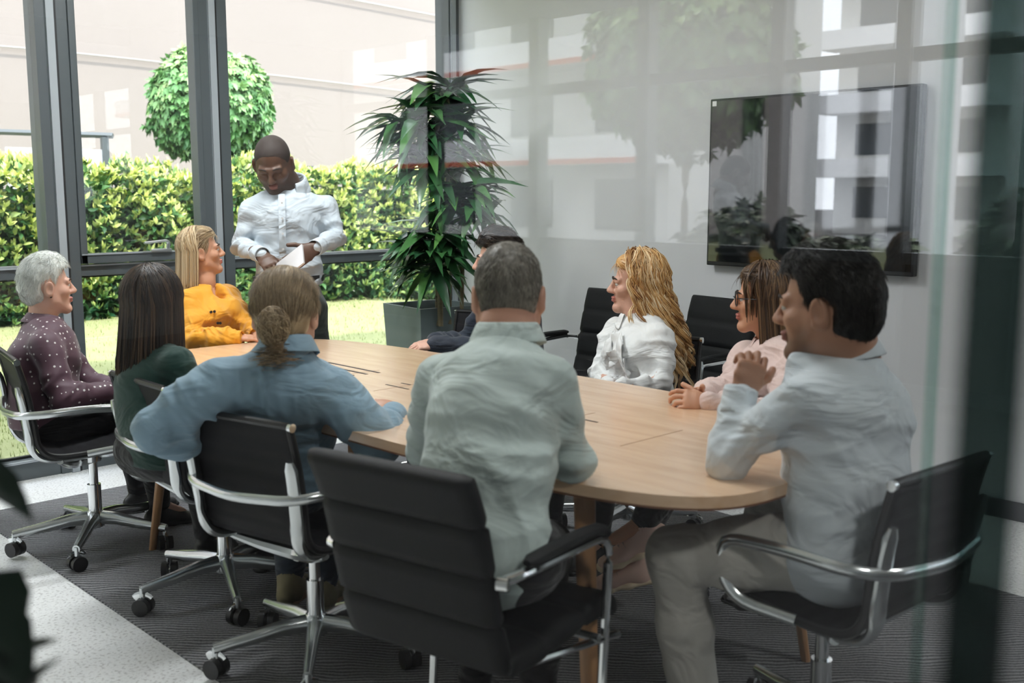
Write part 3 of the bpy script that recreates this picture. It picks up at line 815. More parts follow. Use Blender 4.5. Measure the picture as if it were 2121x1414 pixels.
for q, (lx, ly) in enumerate([(.6, -1.0), (3.4, -1.2)]):
    lo = MB(); lo.lathe([(.20, HC - .05), (.21, HC - .03), (.21, HC - .001)], (lx, ly, 0)); lo = lo.build('ceiling_light', M_white)
    tag(lo, 'round white lobby ceiling light ' + ('behind the camera' if q == 0 else 'nearer the street windows'), 'light', 'round lobby ceiling lights')
    m = MB(); m.lathe([(.18, HC - .056), (.185, HC - .049)], (lx, ly, 0)); m.build('diffuser', mat('warm_diffuser', (.9, .8, .6), .5, emit=((1, .75, .5), 4.0)), lo)
    ld = bpy.data.lights.new('lamp', 'AREA'); ld.shape = 'DISK'; ld.size = .36; ld.energy = 34; ld.color = (1, .96, .92)
    l = bpy.data.objects.new('lamp', ld); COL.objects.link(l); l.location = (lx, ly, HC - .065)

# glass partition between lobby and meeting room
M_glass = glass_mat('partition_glass', (.96, .975, .975), 1.2)
M_edge = glass_mat('green_glass_edge', (.72, .84, .80), .6)
for i, (x0, x1) in enumerate([(-2.4, 1.345), (1.355, 3.2), (3.21, XW)]):
    g = MB(); g.box((x0, GY - .005, .03), (x1, GY + .005, 2.9)); struct(g.build('window_%d' % (11 + i), M_glass, smooth=False))
sbox('trim_11', (-2.4, GY - .03, 0), (XW, GY + .03, .03), M_frame)
sbox('trim_12', (-2.4, GY - .03, 2.9), (XW, GY + .03, HC), M_frame)
sbox('trim_13', (1.345, GY - .006, .03), (1.355, GY + .006, 2.9), M_edge)
dark_strip = glass_mat('dark_strip_glass', (.24, .30, .29), .3)  # tinted strip added near the camera to darken the right edge of view
c = P(2058, 700, .42); m = MB(); m.box((c[0] - .012, c[1] - .008, .002), (c[0] + .012, c[1] + .008, HC - .002)); struct(m.build('trim_14', dark_strip, smooth=False))
# lobby facade on the street side
ys = [LY, -7.4, -5.9, -4.6, -3.3, -2.3, -1.1, GY - .05]
for i, y in enumerate(ys):
    sbox('trim_%d' % (21 + i), (LX - .07, y - .06, 0), (LX + .07, y + .06, HC), M_frame)
for i in range(7):
    m = MB(); m.box((LX - .05, ys[i] + .06, .95), (LX + .05, ys[i + 1] - .06, 1.03), .004); m.mi = 1; m.box((LX - .02, ys[i] + .06, .1), (LX + .02, ys[i + 1] - .06, .95)); m.mi = 0; m.box((LX - .05, ys[i] + .06, 0), (LX + .05, ys[i + 1] - .06, .1), .004)  # dark lower panels added to keep the partition's reflections dark
    m.box((LX - .05, ys[i] + .06, 2.35), (LX + .05, ys[i + 1] - .06, 2.44), .004)
    wn = struct(m.build('window_%d' % (21 + i), [M_frame, M_black], smooth=False))
    g = MB(); g.box((LX - .004, ys[i] + .06, 1.03), (LX + .004, ys[i + 1] - .06, HC)); g.build('pane', M_pane, wn, smooth=False)

# ------------------------------------------------------------------ outside
def lawn():
    nx, ny = 90, 70; xs = np.linspace(-9, 17, nx); yy = np.concatenate([np.linspace(YW + .12, 14.5, ny)])
    X, Y = np.meshgrid(xs, yy, indexing='ij')
    rise = np.clip((Y - 5.9) / 2.6, 0, 1); rise = rise * rise * (3 - 2 * rise)
    Z = -.10 + .52 * rise * (1 - .55 * np.clip((X - 6.3) / 2.0, 0, 1)) + .02 * (vnoise(np.stack([X.ravel(), Y.ravel(), X.ravel() * 0], 1) * 1.3).reshape(X.shape) - .5)
    v = np.stack([X, Y, Z], -1).reshape(-1, 3); i = np.arange(nx - 1)[:, None] * ny + np.arange(ny - 1)[None]
    f = np.stack([i, i + ny, i + ny + 1, i + 1], -1).reshape(-1, 4)
    m = mat('lawn_ground', (.25, .29, .12), .9, noise=(7, .25, (.35, .37, .18)), bump=(90, .5))
    o = struct(link('ground', np_mesh('ground', v, f), m, None, True)); o.name = 'ground'
    # grass blades
    n = 26000; rg = np.random.default_rng(5); gx = rg.uniform(-.5, 9.5, n); gy = YW + .15 + 2.78 * rg.random(n) ** 1.2
    rise = np.clip((gy - 5.9) / 2.6, 0, 1); rise = rise * rise * (3 - 2 * rise); gz = -.10 + .52 * rise * (1 - .55 * np.clip((gx - 6.3) / 2.0, 0, 1))
    a = rg.uniform(0, 6.28, n); h = rg.uniform(.02, .05, n); wd = .004
    b = np.stack([gx, gy, gz - .01], 1); dx = np.stack([np.cos(a), np.sin(a), 0 * a], 1) * wd; tip = b + np.stack([np.cos(a + 1) * .015, np.sin(a + 1) * .015, h], 1)
    v = np.stack([b - dx, b + dx, tip], 1).reshape(-1, 3); f = np.arange(3 * n).reshape(-1, 3)
    gm = mat('grass_blades', (.4, .5, .15), .7, tint=[(.18, .26, .06), (.30, .36, .13), (.42, .44, .20)])
    o = link('grass', np_mesh('grass', v, f, np.repeat(rg.random(n), 3)), gm, None, False)
    tag(o, 'short sunlit grass on the lawn outside the window', 'grass', kind='stuff')
lawn()
def leaves(base, d, nrm, L, wd, fold=.25, seed=0, tint=None, shape='oval'):
    """many leaves as quads strips: 4-segment lanceolate blade"""
    n = len(base); d = d / np.linalg.norm(d, axis=1)[:, None]; x = np.cross(d, nrm); x /= np.linalg.norm(x, axis=1)[:, None] + 1e-9; nn = np.cross(x, d)
    prof = [(0, .12), (.3, .9), (.6, .85), (1, .0)] if shape == 'oval' else [(0, .15), (.15, .5), (.35, 1), (.6, .85), (.82, .45), (1, .02)]
    V_ = []
    for (t, wv) in prof:
        c = base + d * (L * t)[:, None] - nn * (L * t * t * fold)[:, None]
        V_ += [c - x * (wd * wv)[:, None] + nn * (wd * wv * .35)[:, None], c, c + x * (wd * wv)[:, None] + nn * (wd * wv * .35)[:, None]]
    v = np.stack(V_, 1).reshape(-1, 3); m = len(prof); F = []
    b = np.arange(n)[:, None] * (3 * m)
    for i in range(m - 1):
        for j in (0, 1): F.append(b + np.array([[3 * i + j, 3 * i + j + 1, 3 * i + j + 4, 3 * i + j + 3]]))
    f = np.concatenate(F); t = np.repeat(tint if tint is not None else RNG.random(n), 3 * m)
    return v, f, t
# hedge: shrubs standing side by side, each a thing
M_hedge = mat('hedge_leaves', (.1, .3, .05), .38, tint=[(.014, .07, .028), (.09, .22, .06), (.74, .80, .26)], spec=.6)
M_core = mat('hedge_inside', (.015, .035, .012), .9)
M_bark = mat('bark', (.12, .08, .05), .9, noise=(30, .3))
hedge = empty('hedge', (4.5, 8.9, .35), 0, 'long leafy green laurel hedge with yellow-green tips behind the lawn', 'hedge')
HV, HF, HT, hcore = [], [], [], MB()
def shrub(x0, x1, y, z0, z1, seed, n=1500):
    rg = np.random.default_rng(seed)
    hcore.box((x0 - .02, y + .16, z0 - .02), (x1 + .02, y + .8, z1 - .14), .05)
    px = rg.uniform(x0 - .04, x1 + .04, n); front = rg.random(n) < .74
    pz = np.where(front, z0 + (z1 - z0) * rg.random(n) ** .9, z1 - .04 * rg.random(n)); py = np.where(front, y + .10 * rg.random(n), y + .1 + .7 * rg.random(n))
    bump_ = (vnoise(np.stack([px * 3.2, pz * 3.2, py * 3.2], 1)) - .5) * .30; py = py - np.where(front, bump_, 0); pz = pz + np.where(front, 0, bump_ * 1.1)
    b = np.stack([px, py, pz], 1)
    out = np.where(front[:, None], np.array([[0, -1, .35]]), np.array([[0, -.2, 1.0]])); d = out + rg.normal(0, .55, (n, 3)); d[:, 2] += .25
    hz = (pz - z0) / (z1 - z0); L = rg.uniform(.055, .10, n); tint = np.clip(.0 + .46 * hz + rg.normal(0, .17, n) + np.where(front, 0, .15), 0, 1)  # tint lightens with height and on top, imitating sun on the hedge
    P_ = [leaves(b, d, rg.normal(0, 1, (n, 3)) + np.array([0, -.6, 1.2]), L, L * .24, .25, tint=tint)]
    k = n // 6; i = rg.integers(0, n, k); sb = b[i] + out[i] * .05      # young shoot tips, coloured brighter towards the top like sunlit leaves
    for j in range(5):
        dd = out[i] * .7 + rg.normal(0, .6, (k, 3)) + np.array([0, 0, .8]); LL = rg.uniform(.05, .085, k)
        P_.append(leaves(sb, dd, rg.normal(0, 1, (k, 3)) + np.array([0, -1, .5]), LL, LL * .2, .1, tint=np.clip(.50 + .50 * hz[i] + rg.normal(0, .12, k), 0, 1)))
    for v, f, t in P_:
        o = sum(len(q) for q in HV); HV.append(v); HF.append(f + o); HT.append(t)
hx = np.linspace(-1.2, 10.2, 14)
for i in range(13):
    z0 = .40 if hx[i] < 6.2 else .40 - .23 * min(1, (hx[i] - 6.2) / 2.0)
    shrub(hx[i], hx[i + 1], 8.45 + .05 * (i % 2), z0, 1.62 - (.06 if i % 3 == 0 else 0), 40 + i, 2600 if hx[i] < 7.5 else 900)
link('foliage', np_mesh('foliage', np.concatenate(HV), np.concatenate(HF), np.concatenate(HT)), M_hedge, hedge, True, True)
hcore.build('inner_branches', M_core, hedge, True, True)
# ball-headed maple
def ball_tree(c, r, name_label, seed, n=4200, trunk=1.6, cols=None, size=.085):
    rg = np.random.default_rng(seed); c = np.asarray(c, float); root = empty('maple_tree', (c[0], c[1], c[2] - r - trunk), 0, name_label, 'tree')
    m = MB(); m.tube(catmull([c + V(.02, 0, -r - trunk), c + V(-.02, 0, -r - trunk * .3), c + V(0, 0, -r * .5)], 5), .05, 10); m.build('trunk', M_bark, root, True, True)
    u = rg.normal(0, 1, (n, 3)); u /= np.linalg.norm(u, axis=1)[:, None]; rr = r * (.80 + .2 * rg.random(n)) * (1 + .22 * (vnoise(u * 2.3 + 5 + seed) - .5)); u2 = u * np.array([1, 1, .9])
    b = c + u2 * rr[:, None]
    # five-lobed drooping leaves
    d = u * .6 + np.array([0, 0, -.7]) + rg.normal(0, .3, (n, 3)); P_ = []; L0 = rg.uniform(.8, 1.2, n) * size
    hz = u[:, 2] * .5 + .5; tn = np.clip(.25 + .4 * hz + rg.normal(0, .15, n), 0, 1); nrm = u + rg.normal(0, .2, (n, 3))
    d /= np.linalg.norm(d, axis=1)[:, None]; sx = np.cross(d, nrm); sx /= np.linalg.norm(sx, axis=1)[:, None] + 1e-9
    for a, ls in ((0, 1.0), (.7, .85), (-.7, .85), (1.45, .55), (-1.45, .55)):
        P_.append(leaves(b, d * math.cos(a) + sx * math.sin(a), nrm, L0 * ls, L0 * ls * .26, .15, tint=tn))
    V_, F_, T_ = [], [], []; o = 0
    for v, f, t in P_: V_.append(v); F_.append(f + o); T_.append(t); o += len(v)
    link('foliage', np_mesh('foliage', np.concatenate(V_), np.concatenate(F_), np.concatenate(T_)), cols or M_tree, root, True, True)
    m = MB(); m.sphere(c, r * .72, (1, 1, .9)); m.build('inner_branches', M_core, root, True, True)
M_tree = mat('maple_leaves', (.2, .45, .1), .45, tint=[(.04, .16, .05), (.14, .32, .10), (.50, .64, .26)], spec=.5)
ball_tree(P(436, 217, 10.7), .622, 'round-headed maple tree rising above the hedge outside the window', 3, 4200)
# plain rendered building across the garden
bld = empty('building', (4, 14, -.1), 0, 'pale cream rendered building filling the view beyond the hedge', 'building')
M_cream = mat('cream_render', (.25, .222, .208), .85, noise=(.6, .05), bump=(40, .1))
MB().box((-14, 13.5, -.1), (24, 14.2, 9.5)).build('wall', M_cream, bld, False, True)
m = MB()
for zc in (3.05, 4.3): m.tube(catmull([(-6, 13.44, zc + .15), (0, 13.44, zc), (5, 13.44, zc + .12), (12, 13.44, zc - .05)], 6), .012, 6)
m.build('wall_cable', mat('cable_grey', (.35, .33, .32), .7), bld, True, True)
gt = empty('garden_gate', (1.2, 10.6, 0), 0, 'dark metal gate frame standing behind the hedge at left', 'gate')
a, b = P(-60, 271, 10.2), P(234, 281, 10.2); c = P(216, 284, 10.2)
m = MB(); m.tube([a, b], .028, 4); m.build('top_rail', M_frame, gt, False, True)
m = MB(); m.box((c[0] - .03, c[1] - .03, .2), (c[0] + .03, c[1] + .03, c[2])); m.build('post', M_frame, gt, False, True)
m = MB(); m.box((a[0], c[1] - .01, .3), (c[0], c[1] + .01, c[2] - .12)); m.build('panel', mat('gate_panel', (.55, .57, .58), .6), gt, False, True)
c = P(642, 352, 11); tag(MB().cyl((c[0], c[1], .2), (c[0], c[1], c[2] + .04), .05, n=12).build('bollard', M_frame), 'short grey bollard top showing above the hedge', 'bollard')

# ------------------------------------------------------------------ the street on the lobby side (seen only as a reflection in the glass)
ground = None
sbox('ground.001', (LX + .1, -70, -.3), (90, YW - .5, -.12), mat('street_paving', (.035, .035, .035), .9, noise=(.5, .2)))
M_conc = mat('pale_concrete', (.62, .62, .60), .85, noise=(1, .06)); M_win = mat('dark_window', (.03, .04, .05), .1)
M_red = mat('red_band', (.55, .10, .05), .6)
def block(name, x0, x1, y0, y1, H, floors, label, band=False):
    root = empty(name, ((x0 + x1) / 2, (y0 + y1) / 2, -.12), 0, label, 'building')
    MB().box((x0, y0, -.12), (x1, y1, H)).build('wall', M_conc, root, False, True)
    fh = H / floors
    for k in range(floors):
        z = k * fh
        s = MB(); s.box((x0 - 1.1, y0 - .2, z + fh - .35), (x0, y1 + .2, z + fh - .15)); s.box((x0 - 1.1, y0 - .2, z + fh - .15), (x0 - 1.02, y1 + .2, z + fh + .35)); s.build('balcony', M_white, root, False, True)
        if band: MB().box((x0 - 1.13, y0 - .2, z + fh - .33), (x0 - 1.1, y1 + .2, z + fh - .20)).build('red_trim', M_red, root, False, True)
        n = max(2, int((y1 - y0) / 3))
        for j in range(n):
            yc = y0 + (j + .5) * (y1 - y0) / n
            m = MB(); m.box((x0 - .04, yc - .8, z + .5), (x0 + .02, yc + .8, z + fh - .7)); m.build('window', M_win, root, False, True)
block('apartment_building', 38, 46, -20, -13.5, 9.5, 4, 'white apartment building with long balconies reflected in the glass')
block('office_building', 21, 28, -34, -15, 7.5, 3, 'low pale office building with red trim reflected in the glass', True)
c0 = mat('street_column', (.5, .52, .53), .7)
tag(MB().box((12.0, -4.8, -.12), (12.5, -4.2, 6)).build('column', c0, smooth=False), 'square grey concrete column reflected in the glass', 'column')
M_tree2 = mat('street_tree_leaves', (.12, .25, .06), .5, tint=[(.03, .09, .02), (.08, .18, .04), (.22, .34, .08)])
M_tree3 = mat('dark_bush_leaves', (.03, .06, .02), .5, tint=[(.008, .02, .008), (.02, .045, .015), (.06, .10, .03)])
ball_tree((12.6, -8.2, 3.4), 1.5, 'street tree with dark green crown reflected in the glass', 12, 1500, 2.0, M_tree2, .24)
for q, (by, bz, br) in enumerate([(-.35, .60, .62), (-1.9, .85, .75), (-3.4, .55, .6), (-4.9, .75, .7)]):
    ball_tree((8.9 + .3 * (q % 2), by, bz), br, ['dark bush reflected nearest the right edge of the glass', 'taller dark bush reflected over the television', 'small dark bush reflected beside the television', 'dark rounded bush reflected on the white wall'][q], 13 + q, 700, .05, M_tree3, .15)
# ------------------------------------------------------------------ furniture
M_mesh = mat('black_mesh_fabric', (.010, .010, .012), .6, bump=(500, .3), spec=.2)
M_pad = mat('black_upholstery', (.005, .006, .007), .6, bump=(350, .2), spec=.25)
M_rubber = mat('black_plastic', (.01, .01, .011), .4)
M_alu = mat('satin_aluminium', (.66, .69, .70), .22, metal=.95)
def rotz_of(f): return math.atan2(-f[0], f[1])
def seams(pts2, w, n, mname): pass
def shell_mesh(prof, w, thick, bulge=0.0, ribs=0, rdep=.004):
    """sling or pad following a side profile (y,z); rounded side edges; sewn cross seams"""
    prof = catmull([V(p[0], p[1]) for p in prof], 10); n = len(prof); xs = [-1, -.97, -.85, -.5, 0, .5, .85, .97, 1]; V_ = []; F_ = []
    L = [0]
    for i in range(1, n): L.append(L[-1] + np.linalg.norm(prof[i] - prof[i - 1]))
    for side in (1, -1):
        for i, p in enumerate(prof):
            t = unit(prof[min(i + 1, n - 1)] - prof[max(i - 1, 0)]); nn = V(-t[1], t[0])
            dent = 0
            if ribs:
                ph = L[i] / L[-1] * ribs; dd = abs(ph - round(ph)) * L[-1] / ribs
                if 0 < round(ph) < ribs: dent = rdep * max(0, 1 - dd / .012)
            end = min(i, n - 1 - i); eh = 1 if end > 1 else (.55, .9)[end]
            for x in xs:
                ed = 1 if abs(x) < .96 else .35 if abs(x) > .99 else .8
                h = (thick * .5 * ed * eh - dent) * side
                q = p + nn * (h + bulge * (1 - x * x))
                V_.append((x * w / 2, q[0], q[1]))
    m = len(xs); off = n * m
    for i in range(n - 1):
        for j in range(m - 1):
            a = i * m + j; F_.append((a, a + 1, a + m + 1, a + m)); F_.append((off + a, off + a + m, off + a + m + 1, off + a + 1))
        for j in (0, m - 1):
            a = i * m + j; F_.append((a, a + m, off + a + m, off + a) if j == 0 else (a, off + a, off + a + m, a + m))
    for i in (0, n - 1):
        for j in range(m - 1):
            a = i * m + j; F_.append((a, off + a, off + a + 1, a + 1) if i == 0 else (a, a + 1, off + a + 1, off + a))
    return np.array(V_), np.array(F_)
def task_chair(loc, face, label, base_rot=0.0, arms=True, h=0.0, group='mesh swivel chairs round the table'):
    root = empty('swivel_chair', (loc[0], loc[1], .008), rotz_of(face), label, 'chair', group)
    h = h + .012; prof = [(.255, .415 + h), (.22, .445 + h), (.10, .440 + h), (-.08, .425 + h), (-.185, .432 + h), (-.232, .475 + h), (-.245, .56 + h), (-.262, .68 + h), (-.292, .805 + h)]
    v, f = shell_mesh(prof, .405, .012, 0, 17, .0035)
    o = link('sling', np_mesh('sling', v, f), M_mesh, root); o.data.set_sharp_from_angle(angle=R(50))
    pc = catmull([V(*p) for p in prof], 6)
    for sg in (-1, 1):
        m = MB(); m.tube([(sg * .207, q[0], q[1]) for q in pc], .011, 8, flat=(.9, 1.1)); m.build('edge_rail', M_rubber, root)
        m = MB(); k0 = 14; rib = [(sg * (.205 - .03 * (1 - (i_ / 27) )), q[0] * 1.03 - .016, q[1] - .014) for i_, q in enumerate(pc[k0:-4])]
        m.tube(rib, [.011] + [.017] * (len(rib) - 2) + [.010], 10, flat=(1.15, .75)); m.build('side_rib', M_alu, root)
        for q in (pc[-1], pc[0]):
            m = MB(); m.cyl((sg * .207, q[0], q[1]), (sg * .219, q[0], q[1]), .0125, n=14); m.build('end_cap', M_chrome, root)
    for y_, z_, b in ((-.292, .808 + h, 0), (.257, .413 + h, 0)):
        m = MB(); m.tube([(-.205, y_, z_), (.205, y_, z_)], .011, 8); m.build('cross_bar', M_rubber, root)
    if arms:   # one bent loop: seat rail, up, arm rest, round behind the back and down the other side
        A = [(.21, -.06, .425 + h), (.265, .10, .45 + h), (.275, .13, .60 + h), (.275, -.05, .615 + h), (.27, -.22, .610 + h), (.20, -.295, .600 + h), (0, -.325, .590 + h)]
        full = A + [(-x, y, z) for x, y, z in A[-2::-1]]
        m = MB(); m.tube(fillet(full, .07, 5), .0125, 10, flat=(1.0, 1.25)); m.build('arm_rail', M_alu, root)
    # yoke under the seat
    m = MB(); m.tube(catmull([(-.20, -.16, .405 + h), (-.11, -.11, .375 + h), (0, -.07, .355 + h), (.11, -.11, .375 + h), (.20, -.16, .405 + h)], 6), [.012 + .020 * math.sin(math.pi * i / 24) for i in range(25)], 10, flat=(1, .8)); m.tube([(0, -.08, .355 + h), (0, 0, .36 + h)], .028, 10)
    m.tube(catmull([(-.20, .15, .425 + h), (0, .02, .37 + h), (.20, .15, .425 + h)], 6), .013, 8)
    m.build('yoke', M_alu, root)
    m = MB(); m.cyl((0, 0, .215), (0, 0, .365 + h), .018); m.cyl((0, 0, .10), (0, 0, .26), .027); m.cyl((0, 0, .345 + h), (0, 0, .37 + h), .034, .04)
    m.build('gas_post', M_chrome, root)
    hub = MB(); hub.lathe([(.02, .075), (.036, .085), (.038, .135), (.030, .15)]); hub.build('hub', M_alu, root)
    for k in range(5):
        a = base_rot - rotz_of(face) + k * 2 * math.pi / 5; c, s = math.cos(a), math.sin(a); W = lambda r_, z_, t=0: (c * r_ - s * t, s * r_ + c * t, z_)
        m = MB(); m.tube([W(.02, .120), W(.10, .118), W(.20, .102), W(.312, .088)], [.029, .026, .022, .017], 10, flat=(.85, 1.0)); m.cyl(W(.305, .095), W(.305, .06), .011); m.build('base_leg', M_alu, root)
        w_ = MB(); b = a + .7; cx_, cy_ = W(.305, 0)[:2]
        ax = V(math.cos(b), math.sin(b), 0)
        for q in (-1, 1): w_.cyl(V(cx_, cy_, .030) + ax * q * .007, V(cx_, cy_, .030) + ax * q * .027, .030, n=18)
        w_.mi = 1; w_.tube([V(cx_, cy_, .030) + ax * q for q in (-.0265, .0265)], .005, 8)
        pp = [V(cx_, cy_, .030) + V(-math.sin(b), math.cos(b), 0) * .034 * math.cos(t) + V(0, 0, 1) * .034 * math.sin(t) for t in np.linspace(.7, 2.5, 8)]
        w_.tube(pp, .010, 6, flat=(1.9, .4), up=tuple(ax)); w_.build('caster', [M_rubber, M_chrome], root)
    return root
def guest_chair(loc, face, label, group='black padded cantilever chairs', top=.93):
    root = empty('cantilever_chair', (loc[0], loc[1], .008), rotz_of(face), label, 'chair', group)
    v, f = shell_mesh([(-.205, .44), (-.235, .52), (-.265, .64), (-.30, .78), (-.345, top - .01)], .44, .048, 0, 4, .012)
    o = link('backrest', np_mesh('backrest', v, f), M_pad, root); o.data.set_sharp_from_angle(angle=R(60))
    v, f = shell_mesh([(.22, .43), (.205, .455), (.10, .462), (-.10, .450), (-.22, .455)], .46, .058, 0, 3, .010)
    o = link('seat', np_mesh('seat', v, f), M_pad, root); o.data.set_sharp_from_angle(angle=R(60))
    for sg in (-1, 1):
        x = sg * .252
        pts = fillet([(0, -.26, .013), (x, -.26, .013), (x, .10, .013), (x, .15, .655), (x, -.20, .665), (sg * .225, -.262, .655)], .07, 6)
        m = MB(); m.tube(pts, .0115, 10); m.build('frame', M_chrome, root)
        m = MB(); m.tube(catmull([(x, -.20, .685), (x, -.02, .687), (x, .09, .680), (x, .125, .66)], 5), [.010] + [.020] * 13 + [.018, .012], 10, flat=(1.1, .7)); m.build('arm_pad', M_pad, root)
        m = MB(); m.cyl((sg * .222, -.262, .655), (sg * .245, -.255, .655), .015); m.build('end_cap', M_chrome, root)
    m = MB(); m.tube([(-.255, .10, .415), (.255, .10, .415)], .011, 8); m.tube([(-.20, -.1, .42), (-.262, .18, .40)], .010, 8); m.tube([(.20, -.1, .42), (.262, .18, .40)], .010, 8); m.build('seat_bracket', M_chrome, root)
    return root
def F2(a, b): return unit(V(b[0] - a[0], b[1] - a[1], 0))
CH1 = task_chair((1.68, 4.21), (.985, -.17), 'mesh swivel chair at the left holding the white-haired woman', R(18))
CH2 = task_chair((1.80, 3.36), (1.0, -.02), 'mesh swivel chair holding the woman with long dark hair', R(32))
CH3 = task_chair((1.73, 2.67), (.975, .22), 'mesh swivel chair under the person with the low blonde bun', R(16))
CHR = task_chair((2.35, 1.29), (.07, 1.0), 'mesh swivel chair at the near table end, right foreground', R(63))
CHC = task_chair((3.34, 2.76), (-.95, -.3), 'mesh swivel chair behind the woman with curly hair', R(40))
CHP = task_chair((3.25, 2.02), (-.93, .30), 'mesh swivel chair of the woman with glasses', R(20), arms=False)
CHN = task_chair((3.44, 3.92), (-.95, -.3), 'mesh swivel chair of the man in the navy jacket', R(5))
CHB = task_chair((2.52, 4.76), (.22, -.97), 'mesh swivel chair hidden behind the woman in mustard', R(30))
BC = guest_chair((1.615, 1.765), (.98, .20), 'large black padded armchair in the foreground with a man seated in it', top=.90)
GA = guest_chair((4.02, 3.66), (-1, -.04), 'empty black padded armchair against the wall left of the curly-haired woman')
GB = guest_chair((4.06, 3.06), (-.99, .12), 'empty black padded armchair against the wall right of the curly-haired woman')

# table
tb = empty('conference_table', (2.32, 2.80, 0), 0, 'long boat-shaped pale oak conference table', 'table')
def outline(inset=0.0, n=96):
    pts = []
    for i in range(n):
        a = 2 * math.pi * i / n; c, s = math.cos(a), math.sin(a)
        e = 2 / 5.0
        x = (abs(c) ** e) * (1 if c > 0 else -1) * (.585 - inset); y = (abs(s) ** e) * (1 if s > 0 else -1) * (1.505 - inset)
        x *= 1 - .085 * (y / 1.505) ** 2; pts.append((x, y))
    return pts
m = MB(); m.prism(outline(), .738, .766, .005); top = m.build('tabletop', M_wood, tb, True, ang=40)
m = MB(); m.prism(outline(.002), .732, .7385); m.build('edge_band', mat('walnut_edge', (.20, .08, .035), .4), tb, True)
m = MB(); ol = outline(.24)
m.prism([(x * .85, y) for x, y in ol], .69, .731); m.build('apron', mat('dark_apron', (.03, .028, .026), .5), tb, True)
M_leg = mat('oak_leg', (.42, .22, .10), .4, noise=(12, .2), stretch=(6, 6, .6))
for sx in (-1, 1):
    for sy in (-1, 1):
        a = V(sx * .43, sy * 1.10, .735); b = V(sx * .50, sy * 1.20, .0)
        m = MB(); m.tube([a, a * .5 + b * .5, b], [.028, .024, .018], 12, flat=(1, .8)); m.build('leg', M_leg, tb)
M_slot = mat('cable_slot', (.03, .018, .02), .5)
def slot(px0, py0, px1, py1, w=.008):
    a, b = PZ(px0, py0, .766), PZ(px1, py1, .766); a = a - V(2.32, 2.80, 0); b = b - V(2.32, 2.80, 0); b[0] = a[0] = (a[0] + b[0]) / 2
    m = MB(); m.box((a[0] - w / 2, min(a[1], b[1]), .7650), (a[0] + w / 2, max(a[1], b[1]), .7668)); m.build('cable_slot', M_slot, tb, False)
for s_ in [(680, 750, 784, 772, .013), (655, 753, 759, 775, .013), (630, 757, 735, 777, .013), (800, 796, 846, 806, .008), (832, 793, 850, 797, .008), (1192, 866, 1240, 874, .008)]: slot(*s_)
for (cy_, ) in ((.30,), (-.82,)):   # lids of the cable hatches
    m = MB(); m.box((-.16, cy_ - .17, .7658), (.12, cy_ - .167, .7664)); m.box((-.16, cy_ + .17, .7658), (.12, cy_ + .173, .7664)); m.build('hatch_joint', mat('joint', (.30, .18, .10), .6), tb, False)

# television
c = [V(XW - .06, 3.368, 1.94), V(XW - .06, 2.212, 1.938), V(XW - .06, 3.374, 1.063), V(XW - .06, 2.22, 1.063)]
tv = empty('television', (XW - .04, 2.79, 1.063), 0, 'large black flat television hung on the white wall', 'television')
m = MB(); m.box((XW - .06, 2.214, 1.063), (XW - .015, 3.372, 1.940), .006); m.build('casing', mat('tv_casing', (.01, .01, .011), .35), tv, False, True)
m = MB(); m.box((XW - .063, 2.226, 1.085), (XW - .0595, 3.360, 1.928)); m.build('screen', mat('tv_screen', (.008, .009, .010), .04, spec=.7), tv, False, True)
m = MB(); m.box((XW - .0645, 3.330, 1.902), (XW - .0625, 3.356, 1.928)); m.build('sticker', mat('white_sticker', (.8, .8, .8), .5), tv, False, True)
m = MB(); m.box((XW - .016, 2.5, 1.3), (XW - .0005, 3.1, 1.7)); m.build('wall_bracket', M_rubber, tv, False, True)

# planter with a dragon tree
PD = 5.95
N0 = PZ(918, 640, .80); pl = V(N0[0] + .14, N0[1] + .26, 0)
pot = tag(bpy.data.objects.new('planter', None), 'tall square grey planter in the corner by the window', 'planter'); COL.objects.link(pot); pot.location = (pl[0], pl[1], 0)
PR = math.atan2(-.28, 1) * 0
h0, h1 = .175, .215
m = MB(); n_ = 4
for z, h in ((0, h0), (.80, h1)): pass
bmv = [[m.bm.verts.new((sx * h, sy * h, z)) for sx, sy in ((-1, -1), (1, -1), (1, 1), (-1, 1))] for z, h in ((0, h0), (.80, h1), (.80, h1 - .018), (.70, h1 - .025))]
for a, b in zip(bmv[:-1], bmv[1:]):
    for k in range(4): m.bm.faces.new((a[k], a[(k + 1) % 4], b[(k + 1) % 4], b[k]))
m.bm.faces.new(bmv[0][::-1]); m.bm.faces.new(bmv[-1]); m.build('pot', mat('grey_planter', (.13, .17, .17), .5), pot, False)
m = MB(); m.box((-h1 + .026, -h1 + .026, .695), (h1 - .026, h1 - .026, .715)); m.build('soil', mat('soil', (.02, .015, .01), 1, bump=(60, 1)), pot, False)
pot.rotation_euler = (0, 0, R(-8))
dt = empty('dragon_tree', (pl[0], pl[1], .71), 0, 'tall dragon tree with drooping glossy green leaves in the grey planter', 'plant')
M_stem = mat('cane', (.20, .17, .10), .8, noise=(20, .3), stretch=(1, 1, 6)); M_dr = mat('dracaena_leaf', (.05, .16, .05), .28, tint=[(.018, .07, .03), (.035, .13, .045), (.12, .30, .07)], spec=.6)
heads = [((912, 640, 5.95), (905, 235, 5.9), 'A'), ((930, 640, 6.05), (925, 190, 6.15), 'B'), ((955, 635, 5.9), (960, 420, 5.85), 'C'), ((905, 640, 6.0), (905, 520, 5.95), 'D')]
lv = []
rg = np.random.default_rng(8)
for (b_, t_, nm) in heads:
    b = P(*b_); b[2] = .70; t = P(*t_)
    m = MB(); m.tube(catmull([b, b * .6 + t * .4 + V(.01, .01, 0), t], 6), [.016 if nm in 'AB' else .012] * 13, 8); m.build('cane', M_stem, dt, True, True)
